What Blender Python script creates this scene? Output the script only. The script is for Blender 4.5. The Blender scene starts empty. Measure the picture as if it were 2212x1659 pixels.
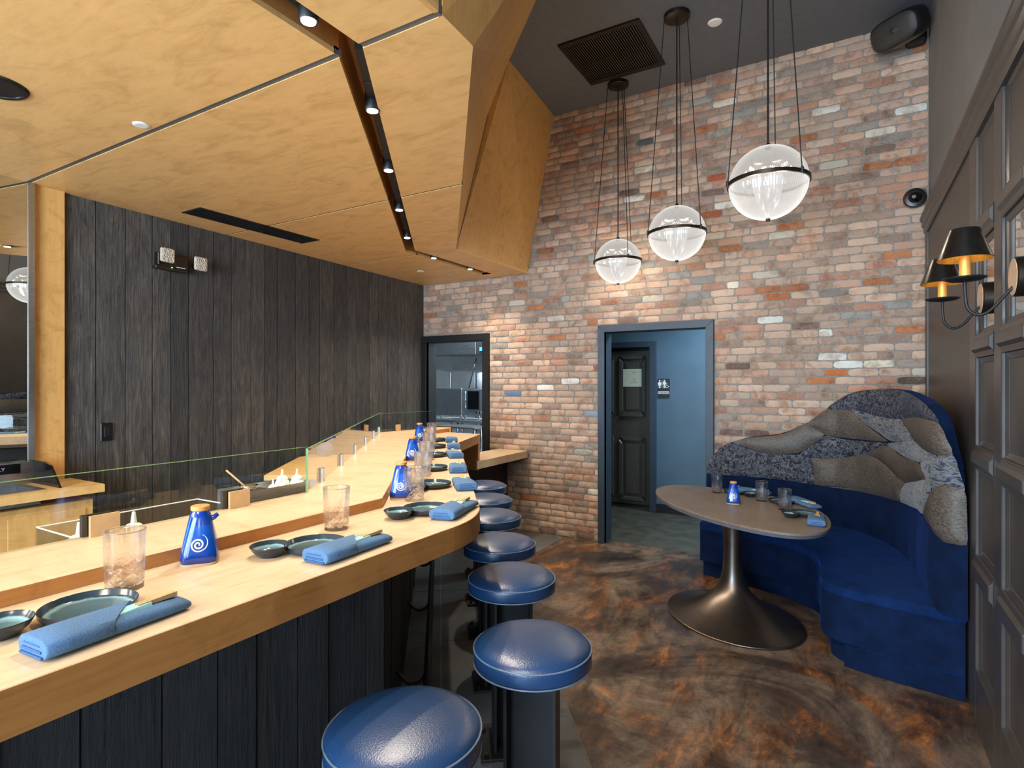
import bpy, bmesh, math, random
from mathutils import Vector, Matrix
from mathutils.geometry import delaunay_2d_cdt

random.seed(7)
SC = bpy.context.scene
COL = SC.collection

# ------------------------------------------------------------------ camera
CAMZ = 1.62
cam_d = bpy.data.cameras.new('camera'); cam = bpy.data.objects.new('camera', cam_d); COL.objects.link(cam)
cam.location = (0, 0, CAMZ)
cam.rotation_euler = (math.radians(90), 0, math.atan2(729, 1239))
cam_d.sensor_width = 36.0
cam_d.lens = 36.0 * 1239.0 / 2212.0
cam_d.clip_start = 0.02
SC.camera = cam

# ------------------------------------------------------------------ world, daylight, exposure
SC.view_settings.view_transform = 'Standard'
SC.view_settings.look = 'None'
SC.view_settings.gamma = 1.0
SC.view_settings.use_curve_mapping = False
SC.view_settings.exposure = 0.36
w = bpy.data.worlds.new('world'); SC.world = w; w.use_nodes = True
w.node_tree.nodes['Background'].inputs[0].default_value = (0.60, 0.78, 1.0, 1)
w.node_tree.nodes['Background'].inputs[1].default_value = 1.8


def light(kind, name, loc, power, col, rot=(0, 0, 0), size=None, size_y=None, spot=None, blend=.5, spread=None):
    d = bpy.data.lights.new(name, kind); o = bpy.data.objects.new(name, d); COL.objects.link(o)
    d.energy = power; d.color = col; o.location = loc; o.rotation_euler = rot
    if kind == 'AREA':
        d.size = size
        if size_y: d.shape = 'RECTANGLE'; d.size_y = size_y
        if spread: d.spread = spread
    else:
        d.shadow_soft_size = size or .02
    if spot: d.spot_size = spot; d.spot_blend = blend
    return o


R90 = math.radians(90)
# daylight through the shop front behind the camera
light('AREA', 'daylight_shop_front', (-1.1, -2.95, 1.6), 340, (0.57, 0.78, 1.0), (R90, 0, 0), 2.9, 2.3)
# hallway and kitchen ceiling fittings
light('AREA', 'hall_ceiling_light', (-0.9, 6.45, 2.75), 46, (0.74, 0.89, 1.0), (0, 0, 0), .5, .5)
light('AREA', 'kitchen_ceiling_light', (-4.3, 5.98, 2.8), 60, (0.70, 0.86, 1.0), (math.radians(18), 0, 0), .6, .4)
light('AREA', 'kitchen_fill_light', (-5.1, 7.3, 1.78), 22, (0.66, 0.84, 1.0), (math.radians(25), 0, 0), .9, .3)  # added fill below the hood to brighten the kitchen steel, no lamp seen
# two warm fill lights added above and behind the camera, no known fittings
light('AREA', 'dining_fill_light', (-.3, -1.9, 4.3), 110, (1.0, .90, .78), (math.radians(60), 0, 0), 1.2, 1.2)
light('AREA', 'bar_fill_light', (-3.0, -1.6, 2.6), 60, (1.0, .86, .70), (math.radians(50), 0, 0), 1.2, .8)
SPOT_P = 46; PEND_P = 135


# ------------------------------------------------------------------ helpers
def lin(c):
    return tuple((v / 255 / 12.92) if v / 255 <= .04045 else ((v / 255 + .055) / 1.055) ** 2.4 for v in c) + (1,)


class NT:
    def __init__(s, name):
        s.m = bpy.data.materials.new(name); s.m.use_nodes = True; s.t = s.m.node_tree
        s.b = s.t.nodes['Principled BSDF']; s.out = s.t.nodes['Material Output']

    def n(s, ty, **k):
        x = s.t.nodes.new(ty)
        for a, v in k.items():
            if a.startswith('i_'):
                key = a[2:].replace('_', ' ')
                x.inputs[int(key) if key.isdigit() else key].default_value = v
            else:
                setattr(x, a, v)
        return x

    def l(s, a, b): s.t.links.new(a, b)

    def coords(s, kind='Object', scale=(1, 1, 1), rot=(0, 0, 0)):
        tc = s.n('ShaderNodeTexCoord'); mp = s.n('ShaderNodeMapping')
        mp.inputs['Scale'].default_value = scale; mp.inputs['Rotation'].default_value = rot
        s.l(tc.outputs[kind], mp.inputs['Vector']); return mp.outputs['Vector']

    def noise(s, vec, scale=5, detail=4, rough=.5, dist=0):
        x = s.n('ShaderNodeTexNoise'); x.inputs['Scale'].default_value = scale; x.inputs['Detail'].default_value = detail
        x.inputs['Roughness'].default_value = rough; x.inputs['Distortion'].default_value = dist
        if vec is not None: s.l(vec, x.inputs['Vector'])
        return x.outputs['Fac']

    def ramp(s, fac, stops, interp='LINEAR'):
        r = s.n('ShaderNodeValToRGB'); r.color_ramp.interpolation = interp
        e = r.color_ramp.elements
        while len(e) > 1: e.remove(e[0])
        e[0].position = stops[0][0]; e[0].color = stops[0][1]
        for p, c in stops[1:]:
            q = e.new(p); q.color = c
        s.l(fac, r.inputs['Fac']); return r.outputs['Color']

    def mix(s, a, b, fac=.5, mode='MIX'):
        x = s.n('ShaderNodeMix', data_type='RGBA', blend_type=mode)
        for v, i in ((fac, 0), (a, 6), (b, 7)):
            if isinstance(v, (int, float)): x.inputs[i].default_value = v
            elif isinstance(v, tuple): x.inputs[i].default_value = v
            else: s.l(v, x.inputs[i])
        return x.outputs[2]

    def bump(s, h, strength=.3, dist=.01, prev=None):
        x = s.n('ShaderNodeBump'); x.inputs['Strength'].default_value = strength; x.inputs['Distance'].default_value = dist
        s.l(h, x.inputs['Height'])
        if prev is not None: s.l(prev, x.inputs['Normal'])
        s.l(x.outputs['Normal'], s.b.inputs['Normal']); return x.outputs['Normal']

    def math(s, op, a, b=0.0):
        x = s.n('ShaderNodeMath', operation=op)
        for v, i in ((a, 0), (b, 1)):
            if isinstance(v, (int, float)): x.inputs[i].default_value = v
            else: s.l(v, x.inputs[i])
        return x.outputs[0]

    def setc(s, c):
        if isinstance(c, tuple): s.b.inputs['Base Color'].default_value = c
        else: s.l(c, s.b.inputs['Base Color'])

    def set(s, **k):
        for a, v in k.items(): s.b.inputs[a.replace('_', ' ')].default_value = v
        return s


def plain(name, c, rough=.5, metal=0., mott=.12, scale=20, bump=0., **k):
    t = NT(name); v = t.coords(); f = t.noise(v, scale, 3)
    a = lin(c); lo = tuple(x * (1 - mott) for x in a[:3]) + (1,); hi = tuple(min(1, x * (1 + mott)) for x in a[:3]) + (1,)
    t.setc(t.ramp(f, [(.3, lo), (.7, hi)])); t.set(Roughness=rough, Metallic=metal, **k)
    if bump: t.bump(f, bump, .003)
    return t.m


def emit(name, c, s):
    t = NT(name); t.setc((0, 0, 0, 1)); t.b.inputs['Emission Color'].default_value = c; t.b.inputs['Emission Strength'].default_value = s
    return t.m


def maple(name, base, dark, grain=(1, 8, 8), rough=.38, blotch=.5, rot=0.0):
    t = NT(name)
    v = t.coords(scale=grain, rot=(0, 0, rot))
    g = t.noise(v, 6, 5, .6, .4)
    v2 = t.coords(scale=(1, 2.2, 2.2), rot=(0, 0, rot))
    q = t.noise(v2, 3.2, 5, .65, 1.2)
    c1 = t.ramp(g, [(.25, lin(dark)), (.5, lin(base)), (.8, lin(tuple(min(255, x + 10) for x in base)))])
    c2 = t.ramp(q, [(.32, lin(tuple(x * .90 for x in dark))), (.5, lin(base)), (.7, lin(tuple(min(255, x + 8) for x in base)))])
    t.setc(t.mix(c1, c2, blotch)); t.set(Roughness=rough); t.b.inputs['Specular IOR Level'].default_value = .4
    t.bump(g, .04, .002)
    return t.m


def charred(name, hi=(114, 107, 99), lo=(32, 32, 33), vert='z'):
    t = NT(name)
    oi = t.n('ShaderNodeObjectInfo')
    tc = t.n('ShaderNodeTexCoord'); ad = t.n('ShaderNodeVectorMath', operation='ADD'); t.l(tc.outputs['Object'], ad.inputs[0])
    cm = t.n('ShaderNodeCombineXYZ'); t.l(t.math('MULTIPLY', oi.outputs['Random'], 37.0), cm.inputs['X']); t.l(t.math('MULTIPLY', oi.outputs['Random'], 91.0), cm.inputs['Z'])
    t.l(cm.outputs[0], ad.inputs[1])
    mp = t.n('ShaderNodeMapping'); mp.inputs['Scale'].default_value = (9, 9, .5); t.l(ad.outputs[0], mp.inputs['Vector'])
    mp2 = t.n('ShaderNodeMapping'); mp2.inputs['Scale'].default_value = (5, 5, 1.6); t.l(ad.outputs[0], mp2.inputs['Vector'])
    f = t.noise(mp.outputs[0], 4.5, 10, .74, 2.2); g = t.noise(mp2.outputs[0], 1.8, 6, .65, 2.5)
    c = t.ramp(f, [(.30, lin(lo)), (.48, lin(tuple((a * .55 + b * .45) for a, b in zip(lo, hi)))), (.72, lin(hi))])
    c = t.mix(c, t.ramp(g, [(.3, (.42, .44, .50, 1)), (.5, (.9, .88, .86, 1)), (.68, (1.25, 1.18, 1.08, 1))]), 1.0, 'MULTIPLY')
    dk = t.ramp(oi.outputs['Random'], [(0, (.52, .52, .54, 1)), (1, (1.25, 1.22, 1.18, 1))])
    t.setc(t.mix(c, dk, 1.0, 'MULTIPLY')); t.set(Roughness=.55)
    nb = t.bump(f, .85, .012)
    t.bump(g, .5, .01, nb)
    return t.m


def velvet(name, c, sheen=.6):
    t = NT(name); v = t.coords(); f = t.noise(v, 9, 5, .6); g = t.noise(v, 260, 2)
    a = lin(c)
    t.setc(t.ramp(f, [(.3, tuple(x * .62 for x in a[:3]) + (1,)), (.7, tuple(min(1, x * 1.3) for x in a[:3]) + (1,))]))
    t.set(Roughness=.9); t.b.inputs['Sheen Weight'].default_value = sheen; t.b.inputs['Sheen Tint'].default_value = lin((40, 90, 180)); t.b.inputs['Sheen Roughness'].default_value = .35
    t.b.inputs['Specular IOR Level'].default_value = .15
    t.bump(g, .15, .002)
    return t.m


def stainless(name, c=(190, 192, 195), rough=.28, stretch=(1, 1, 40)):
    t = NT(name); v = t.coords(scale=stretch); f = t.noise(v, 8, 3)
    t.setc(lin(c)); t.set(Metallic=1.0, Roughness=rough)
    t.l(t.ramp(f, [(0, (rough - .08,) * 3 + (1,)), (1, (rough + .12,) * 3 + (1,))]), t.b.inputs['Roughness'])
    return t.m


def pane(name, tint=(.93, .97, .95, 1), ior=1.5, refl=1.0):
    t = NT(name)
    tr = t.n('ShaderNodeBsdfTransparent'); tr.inputs[0].default_value = tint
    gl = t.n('ShaderNodeBsdfGlossy'); gl.inputs['Roughness'].default_value = 0.0
    fr = t.n('ShaderNodeFresnel'); fr.inputs['IOR'].default_value = ior
    ms = t.n('ShaderNodeMixShader')
    ge = t.n('ShaderNodeNewGeometry')
    t.l(t.math('MULTIPLY', t.math('MULTIPLY', fr.outputs[0], refl), t.math('SUBTRACT', 1.0, ge.outputs['Backfacing'])), ms.inputs[0]); t.l(tr.outputs[0], ms.inputs[1]); t.l(gl.outputs[0], ms.inputs[2])
    t.l(ms.outputs[0], t.out.inputs['Surface'])
    return t.m


M = {}
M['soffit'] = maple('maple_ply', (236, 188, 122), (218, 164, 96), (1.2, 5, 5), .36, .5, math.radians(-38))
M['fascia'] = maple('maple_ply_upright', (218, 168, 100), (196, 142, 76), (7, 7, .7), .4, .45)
M['counter'] = maple('maple_counter', (216, 190, 156), (200, 164, 118), (9, .8, 9), .34, .35)
M['counter_diag'] = maple('maple_counter_diagonal', (216, 190, 156), (200, 164, 118), (9, .8, 9), .34, .35, math.atan2(-.61, .792))
M['edge'] = maple('maple_edge', (182, 124, 66), (156, 100, 46), (7, .8, 14), .4, .4)
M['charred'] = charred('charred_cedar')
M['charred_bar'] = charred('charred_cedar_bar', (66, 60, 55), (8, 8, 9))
M['black'] = plain('black_powder_coat', (22, 23, 25), .5)
M['black_gloss'] = plain('black_plastic', (20, 20, 22), .3)
M['ceil'] = plain('charcoal_ceiling_paint', (98, 101, 106), .8, mott=.06)
M['panel'] = plain('black_brown_panelling_paint', (70, 65, 61), .42, mott=.14, scale=6, bump=.04)
M['panel2'] = plain('black_brown_moulding_paint', (68, 64, 61), .33, mott=.12, scale=8)
M['upper'] = plain('grey_upper_wall_paint', (132, 130, 128), .75, mott=.1, scale=3)
M['frame'] = plain('dark_frame_paint', (48, 62, 76), .45)
M['hall'] = plain('slate_blue_wall_paint', (74, 100, 118), .6, mott=.06, scale=4)
M['door'] = plain('black_door_paint', (70, 68, 62), .42)
M['mortar'] = plain('grey_mortar', (150, 144, 136), .95, mott=.25, scale=60, bump=.8)
M['steel'] = stainless('stainless_steel')
M['alu'] = plain('grey_aluminium_reveal', (104, 104, 106), .5, .2)
M['joint'] = plain('dark_grey_reveal', (62, 62, 66), .6)
M['chrome'] = plain('chrome', (220, 222, 226), .08, 1.0, .02)
M['white'] = plain('white_plastic', (232, 232, 228), .45, mott=.03)
M['glass'] = pane('clear_glass_pane', (.95, .98, .965, 1), 1.55, 1.5)
M['glass_edge'] = plain('green_glass_edge', (150, 190, 130), .2, **{'Transmission_Weight': .4})
M['plex'] = pane('clear_acrylic', (.86, .88, .88, 1), 1.6)
M['mirror'] = plain('silver_mirror', (226, 228, 226), .01, 1.0, .0)
M['brass'] = plain('brass', (214, 160, 70), .3, 1.0, .08)
M['bronze'] = plain('dark_bronze', (58, 50, 44), .38, .8, .15)
M['gold_in'] = plain('gold_leaf_lining', (236, 176, 70), .35, .7, .2, 30)
M['spec_black'] = plain('black_screen', (12, 13, 16), .15)
M['orange_ply'] = maple('orange_end_grain', (222, 150, 52), (200, 126, 40), (7, 7, 7), .4, .4)


def brick_mat(name, stuff):
    t = NT(name)
    v = t.coords(scale=(1, 1, 1)); 
    if stuff:
        at = t.n('ShaderNodeAttribute'); at.attribute_name = 'tone'; base = at.outputs['Color']; off = at.outputs['Fac']
    else:
        oi = t.n('ShaderNodeObjectInfo'); base = oi.outputs['Color']; off = oi.outputs['Random']
        tc = t.n('ShaderNodeTexCoord'); ad = t.n('ShaderNodeVectorMath', operation='ADD'); t.l(tc.outputs['Object'], ad.inputs[0]); t.l(oi.outputs['Location'], ad.inputs[1]); v = ad.outputs[0]
    f = t.noise(v, 9, 5, .6, .5); g = t.noise(v, 45, 4, .7); h = t.noise(v, 160, 2)
    c = t.mix(base, t.ramp(f, [(.34, (.62, .50, .42, 1)), (.5, (1, 1, 1, 1)), (.70, (1.12, 1.12, 1.1, 1))]), .8, 'MULTIPLY')
    c = t.mix(c, lin((205, 192, 172)), t.ramp(g, [(.56, (0, 0, 0, 1)), (.72, (.42, .42, .42, 1))]))
    t.setc(c); t.set(Roughness=.9)
    nb = t.bump(g, .6, .006); t.bump(h, .35, .003, nb)
    return t.m


M['brick'] = brick_mat('old_brick', False); M['brick_far'] = brick_mat('old_brick_joined', True)


def floor_mat():
    t = NT('acid_stained_concrete'); v = t.coords(rot=(0, 0, .5))
    a = t.noise(v, .9, 8, .66, 1.0); b = t.noise(t.coords(scale=(1, .6, 1), rot=(0, 0, 1.1)), 1.5, 9, .7, 1.0); c = t.noise(t.coords(scale=(1, .4, 1), rot=(0, 0, .8)), 6, 12, .75, .6); e = t.noise(t.coords(scale=(1, .7, 1), rot=(0, 0, .8)), 22, 12, .85, .3)
    base = t.ramp(a, [(.32, lin((40, 34, 32))), (.45, lin((70, 58, 50))), (.54, lin((112, 98, 84))), (.66, lin((72, 56, 46)))])
    rust = t.ramp(b, [(.50, (0, 0, 0, 1)), (.60, (.6, .6, .6, 1)), (.68, (.85, .85, .85, 1)), (.76, (.2, .2, .2, 1))])
    col = t.mix(base, t.ramp(c, [(.38, lin((58, 36, 22))), (.52, lin((116, 70, 30))), (.64, lin((182, 112, 42)))]), rust)
    col = t.mix(col, t.ramp(c, [(.38, (.34, .34, .36, 1)), (.5, (1, 1, 1, 1)), (.64, (1.5, 1.45, 1.35, 1))]), .7, 'MULTIPLY')
    col = t.mix(col, t.ramp(e, [(.40, (.5, .5, .51, 1)), (.5, (1, 1, 1, 1)), (.60, (1.4, 1.36, 1.3, 1))]), .5, 'MULTIPLY')
    blk = t.ramp(t.noise(v, 1.6, 9, .7, .6), [(.56, (0, 0, 0, 1)), (.70, (.75, .75, .75, 1))])
    t.setc(t.mix(col, t.ramp(b, [(.4, lin((34, 31, 31))), (.6, lin((74, 73, 75)))]), blk))
    t.l(t.ramp(c, [(.2, (.24,) * 3 + (1,)), (.8, (.42,) * 3 + (1,))]), t.b.inputs['Roughness'])
    t.bump(e, .06, .003)
    return t.m


M['floor'] = floor_mat()
M['hallfloor'] = plain('green_grey_concrete', (76, 77, 68), .38, mott=.3, scale=7)
M['tile'] = plain('grey_stone_tile', (96, 96, 95), .42, mott=.14, scale=9)
M['grout'] = plain('pale_grout', (150, 148, 142), .9)


def vinyl(name, c):
    t = NT(name); v = t.coords()
    vo = t.n('ShaderNodeTexVoronoi'); vo.inputs['Scale'].default_value = 230; t.l(v, vo.inputs['Vector'])
    f = t.noise(v, 5, 3)
    a = lin(c); t.setc(t.ramp(f, [(.3, tuple(x * .85 for x in a[:3]) + (1,)), (.7, tuple(x * 1.1 for x in a[:3]) + (1,))]))
    t.set(Roughness=.34); t.b.inputs['Specular IOR Level'].default_value = .8; t.b.inputs['Coat Weight'].default_value = .35; t.b.inputs['Coat Roughness'].default_value = .3
    t.bump(vo.outputs['Distance'], .35, .0012)
    return t.m


M['vinyl'] = vinyl('blue_vinyl', (26, 62, 104))
M['piping'] = plain('blue_piping', (104, 118, 140), .25)
M['velvet'] = velvet('royal_blue_velvet', (7, 27, 58), .16)
M['velvet_top'] = velvet('royal_blue_velvet_seat', (9, 38, 82), .3)


def floral(name):
    t = NT(name); v = t.coords()
    a = t.noise(v, 24, 9, .78, 1.2); b = t.noise(v, 7, 5, .6, .6); c = t.noise(v, 60, 5, .75)
    col = t.ramp(a, [(.42, lin((8, 9, 12))), (.49, lin((22, 27, 36))), (.53, lin((118, 120, 128))), (.57, lin((26, 30, 38))), (.66, lin((8, 9, 12)))])
    col = t.mix(col, lin((150, 140, 142)), t.ramp(c, [(.57, (0, 0, 0, 1)), (.64, (.75, .75, .75, 1))]))
    col = t.mix(col, t.ramp(b, [(.35, (.5, .6, .8, 1)), (.65, (1.3, 1.28, 1.25, 1))]), .8, 'MULTIPLY')
    t.setc(col); t.set(Roughness=.8); t.b.inputs['Sheen Weight'].default_value = .03; t.b.inputs['Sheen Tint'].default_value = lin((90, 150, 230)); t.bump(a, .3, .006)
    return t.m


def stripe(name):
    t = NT(name); v = t.coords(scale=(1, 1, 3), rot=(.5, .9, .3))
    a = t.noise(v, 7, 7, .65, 1.8)
    t.setc(t.ramp(a, [(.34, lin((16, 20, 30))), (.43, lin((48, 58, 76))), (.50, lin((124, 126, 130))), (.56, lin((58, 60, 66))), (.66, lin((150, 142, 128)))]))
    t.set(Roughness=.8); t.b.inputs['Sheen Weight'].default_value = .15; t.bump(a, .3, .006)
    return t.m


def tan(name):
    t = NT(name); v = t.coords(scale=(1, 1, 2.2)); vo = t.noise(v, 85, 3, .6, .8)
    t.setc(t.ramp(vo, [(.36, lin((56, 50, 45))), (.6, lin((102, 93, 84)))])); t.set(Roughness=.45); t.bump(vo, .5, .004)
    return t.m


M['floral'] = floral('dark_floral_velvet'); M['stripe'] = stripe('blue_white_marbled_velvet'); M['tan'] = tan('grey_tan_grained_leather')


def tabletop():
    t = NT('grey_speckled_laminate'); v = t.coords(); f = t.noise(v, 180, 3, .8); g = t.noise(v, 5, 4)
    c = t.ramp(f, [(.35, lin((96, 86, 76))), (.6, lin((128, 116, 104)))])
    t.setc(t.mix(c, t.ramp(g, [(.3, (.85, .85, .85, 1)), (.7, (1.1, 1.1, 1.1, 1))]), 1.0, 'MULTIPLY')); t.set(Roughness=.42)
    return t.m


M['ttop'] = tabletop()
M['tedge'] = plain('grey_table_edge', (96, 100, 112), .5)
M['pedestal'] = plain('burnished_bronze', (122, 112, 104), .33, .95, .25, 5)
M['linen'] = plain('blue_linen', (78, 112, 150), .9, mott=.18, scale=300, bump=.3)
M['linen2'] = plain('blue_linen_fold', (52, 90, 140), .9, mott=.18, scale=300, bump=.3)
M['teal_paper'] = plain('aqua_paper', (150, 212, 205), .7, mott=.03)
M['stick'] = plain('pale_wood_stick', (200, 160, 112), .6)
M['bamboo'] = plain('bamboo_lid', (206, 146, 84), .5)
M['cream'] = plain('cream_unglazed_foot', (222, 196, 160), .7)
M['paint_white'] = plain('white_glaze', (228, 228, 226), .3, mott=.02)


def glaze_blue():
    t = NT('cobalt_glaze'); tc = t.n('ShaderNodeTexCoord'); sx = t.n('ShaderNodeSeparateXYZ'); t.l(tc.outputs['Object'], sx.inputs[0])
    z = t.math('MULTIPLY', sx.outputs['Z'], 8.0)
    f = t.math('ADD', z, t.math('MULTIPLY', t.noise(t.coords(scale=(1, 1, 5)), 18, 4), .3))
    t.setc(t.ramp(f, [(.10, lin((20, 22, 58))), (.35, lin((8, 58, 150))), (.85, lin((6, 86, 190))), (1.0, lin((6, 60, 156)))]))
    t.set(Roughness=.12); t.b.inputs['Coat Weight'].default_value = .5
    return t.m


M['cobalt'] = glaze_blue()


def glaze_teal(name, cin, cdark, R):
    t = NT(name); tc = t.n('ShaderNodeTexCoord')
    ln = t.n('ShaderNodeVectorMath', operation='LENGTH'); t.l(tc.outputs['Object'], ln.inputs[0])
    r = t.math('DIVIDE', ln.outputs['Value'], R); f = t.math('ADD', r, t.math('MULTIPLY', t.noise(t.coords(), 30, 4), .16))
    t.setc(t.ramp(f, [(.0, lin(cin)), (.80, lin(cin)), (.95, lin((140, 178, 184))), (1.0, lin(cdark))])); t.set(Roughness=.16)
    return t.m


M['teal'] = glaze_teal('teal_glaze', (72, 98, 108), (48, 62, 72), .088)
M['teal_bowl'] = glaze_teal('teal_bowl_glaze', (84, 116, 120), (44, 58, 66), .055)
M['dark_glaze'] = plain('dark_iron_glaze', (42, 44, 52), .22, mott=.4, scale=30)


def cutglass():
    t = NT('cut_glass'); g = t.n('ShaderNodeBsdfGlass'); g.inputs['IOR'].default_value = 1.45; g.inputs['Roughness'].default_value = 0.0
    tr = t.n('ShaderNodeBsdfTransparent'); ms = t.n('ShaderNodeMixShader'); ms.inputs[0].default_value = .5
    t.l(g.outputs[0], ms.inputs[1]); t.l(tr.outputs[0], ms.inputs[2]); t.l(ms.outputs[0], t.out.inputs['Surface'])
    return t.m


M['cutglass'] = cutglass()


def globe_mat(name, e, tr_amt):
    t = NT(name)
    lw = t.n('ShaderNodeLayerWeight'); lw.inputs['Blend'].default_value = .35
    tr = t.n('ShaderNodeBsdfTransparent'); tr.inputs[0].default_value = (.95, .95, .96, 1)
    em = t.n('ShaderNodeEmission'); em.inputs[0].default_value = (1.0, .97, .92, 1); em.inputs[1].default_value = e
    gl = t.n('ShaderNodeBsdfGlossy'); gl.inputs['Roughness'].default_value = .08; gl.inputs[0].default_value = (.7, .7, .7, 1)
    m1 = t.n('ShaderNodeMixShader'); m2 = t.n('ShaderNodeMixShader'); m2.inputs[0].default_value = .12
    em_f = t.ramp(lw.outputs['Facing'], [(.0, (.75,) * 3 + (1,)), (.45, (.9,) * 3 + (1,)), (.75, (1.35,) * 3 + (1,))]); t.l(t.mix(em_f, (1.0, .97, .92, 1), 1.0, 'MULTIPLY'), em.inputs[0])
    f = t.ramp(lw.outputs['Facing'], [(.0, (1 - tr_amt,) * 3 + (1,)), (.55, (1 - tr_amt * .6,) * 3 + (1,)), (.85, (.95,) * 3 + (1,))])
    t.l(f, m1.inputs[0]); t.l(tr.outputs[0], m1.inputs[1]); t.l(em.outputs[0], m1.inputs[2])
    t.l(m1.outputs[0], m2.inputs[1]); t.l(gl.outputs[0], m2.inputs[2]); t.l(m2.outputs[0], t.out.inputs['Surface'])
    return t.m


M['globe_up'] = globe_mat('ribbed_acrylic_upper', .60, .46); M['globe_low'] = globe_mat('ribbed_acrylic_lower', .95, .52)
t_ = NT('lit_prism_core'); t_.setc((0, 0, 0, 1))
f_ = t_.noise(t_.coords(scale=(22, 22, .6)), 1.4, 3, .6)
t_.l(t_.ramp(f_, [(.40, (.42, .41, .40, 1)), (.55, (.62, .60, .58, 1)), (.62, (1.5, 1.45, 1.4, 1))]), t_.b.inputs['Emission Color']); t_.b.inputs['Emission Strength'].default_value = 1.0
M['globe_core'] = t_.m
M['lamp'] = emit('lit_lens', (1, .95, .86, 1), 14)
M['candle'] = plain('gold_candle_sleeve', (240, 184, 90), .4, .3)


# ------------------------------------------------------------------ mesh building
class MB:
    def __init__(s): s.v = []; s.f = []; s.mi = []; s.cur = 0

    def add(s, vs, fs):
        o = len(s.v); s.v += [tuple(p) for p in vs]; s.f += [[i + o for i in f] for f in fs]; s.mi += [s.cur] * len(fs); return s

    def box(s, x0, x1, y0, y1, z0, z1):
        return s.add([(x0, y0, z0), (x1, y0, z0), (x1, y1, z0), (x0, y1, z0), (x0, y0, z1), (x1, y0, z1), (x1, y1, z1), (x0, y1, z1)],
                     [(0, 3, 2, 1), (4, 5, 6, 7), (0, 1, 5, 4), (1, 2, 6, 5), (2, 3, 7, 6), (3, 0, 4, 7)])

    def prism(s, poly, z0, z1, M4=None):
        n = len(poly)
        a = sum(poly[i][0] * poly[(i + 1) % n][1] - poly[(i + 1) % n][0] * poly[i][1] for i in range(n))
        if a < 0: poly = poly[::-1]
        vs = [(x, y, z0) for x, y in poly] + [(x, y, z1) for x, y in poly]
        if M4 is not None: vs = [tuple(M4 @ Vector(p)) for p in vs]
        return s.add(vs, [list(range(n))[::-1], list(range(n, 2 * n))] + [(i, (i + 1) % n, n + (i + 1) % n, n + i) for i in range(n)])

    def hull8(s, bottom, top):
        n = len(bottom)
        return s.add(list(bottom) + list(top), [list(range(n))[::-1], list(range(n, 2 * n))] + [(i, (i + 1) % n, n + (i + 1) % n, n + i) for i in range(n)])

    def lathe(s, prof, c=(0, 0, 0), n=32, cap=True, rf=None):
        vs = []; m = len(prof)
        for r, z in prof:
            for k in range(n):
                a = 2 * math.pi * k / n; q = r * (rf(a, z) if rf else 1)
                vs.append((c[0] + q * math.cos(a), c[1] + q * math.sin(a), c[2] + z))
        fs = [(i * n + k, i * n + (k + 1) % n, (i + 1) * n + (k + 1) % n, (i + 1) * n + k) for i in range(m - 1) for k in range(n)]
        if cap:
            if prof[0][0] > 1e-6: fs.append(list(range(n))[::-1])
            if prof[-1][0] > 1e-6: fs.append([(m - 1) * n + k for k in range(n)])
        return s.add(vs, fs)

    def tube(s, pts, r, n=8, closed=False, cap=True):
        pts = [Vector(p) for p in pts]; vs = []; m = len(pts)
        up = Vector((0, 0, 1)); prev = None
        for i, p in enumerate(pts):
            a = pts[(i - 1) % m] if (closed or i > 0) else p; b = pts[(i + 1) % m] if (closed or i < m - 1) else p
            d = (b - a).normalized()
            if prev is None:
                x = d.cross(up)
                if x.length < .05: x = d.cross(Vector((1, 0, 0)))
            else:
                x = prev - d * prev.dot(d)
            x.normalize(); prev = x; y = d.cross(x)
            rr = r[i] if isinstance(r, (list, tuple)) else r
            vs += [tuple(p + (x * math.cos(2 * math.pi * k / n) + y * math.sin(2 * math.pi * k / n)) * rr) for k in range(n)]
        q = m if closed else m - 1
        fs = [(i * n + k, i * n + (k + 1) % n, ((i + 1) % m) * n + (k + 1) % n, ((i + 1) % m) * n + k) for i in range(q) for k in range(n)]
        if not closed and cap: fs += [list(range(n))[::-1], [(m - 1) * n + k for k in range(n)]]
        return s.add(vs, fs)

    def sphere(s, c, r, n=16, m=10, sz=1.0, z0=-1.0, z1=1.0, rf=None):
        a0 = math.asin(z0); a1 = math.asin(z1)
        prof = [(max(r * math.cos(a0 + (a1 - a0) * i / m), 1e-5), r * sz * math.sin(a0 + (a1 - a0) * i / m)) for i in range(m + 1)]
        return s.lathe(prof, c, n, False, rf)

    def xf(s, M4, start=0):
        s.v = s.v[:start] + [tuple(M4 @ Vector(p)) for p in s.v[start:]]; return s

    def build(s, name, mats, parent=None, smooth=False, bevel=0, loc=None, rot=None, auto=None, seg=1):
        me = bpy.data.meshes.new(name); me.from_pydata(s.v, [], s.f)
        if not isinstance(mats, (list, tuple)): mats = [mats]
        for m in mats: me.materials.append(m)
        me.polygons.foreach_set('material_index', s.mi)
        if smooth: me.polygons.foreach_set('use_smooth', [True] * len(me.polygons))
        me.update()
        o = bpy.data.objects.new(name, me); COL.objects.link(o)
        if loc is not None: o.location = loc
        if rot is not None: o.rotation_euler = rot
        if parent is not None: o.parent = parent
        if auto is not None:
            me.polygons.foreach_set('use_smooth', [True] * len(me.polygons)); me.set_sharp_from_angle(angle=math.radians(auto))
        if bevel:
            b = o.modifiers.new('b', 'BEVEL'); b.width = bevel; b.segments = seg; b.limit_method = 'ANGLE'; b.angle_limit = math.radians(50)
        return o


def tag(o, label=None, cat=None, group=None, kind=None):
    if label: o['label'] = label
    if cat: o['category'] = cat
    if group: o['group'] = group
    if kind: o['kind'] = kind
    return o


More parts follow.
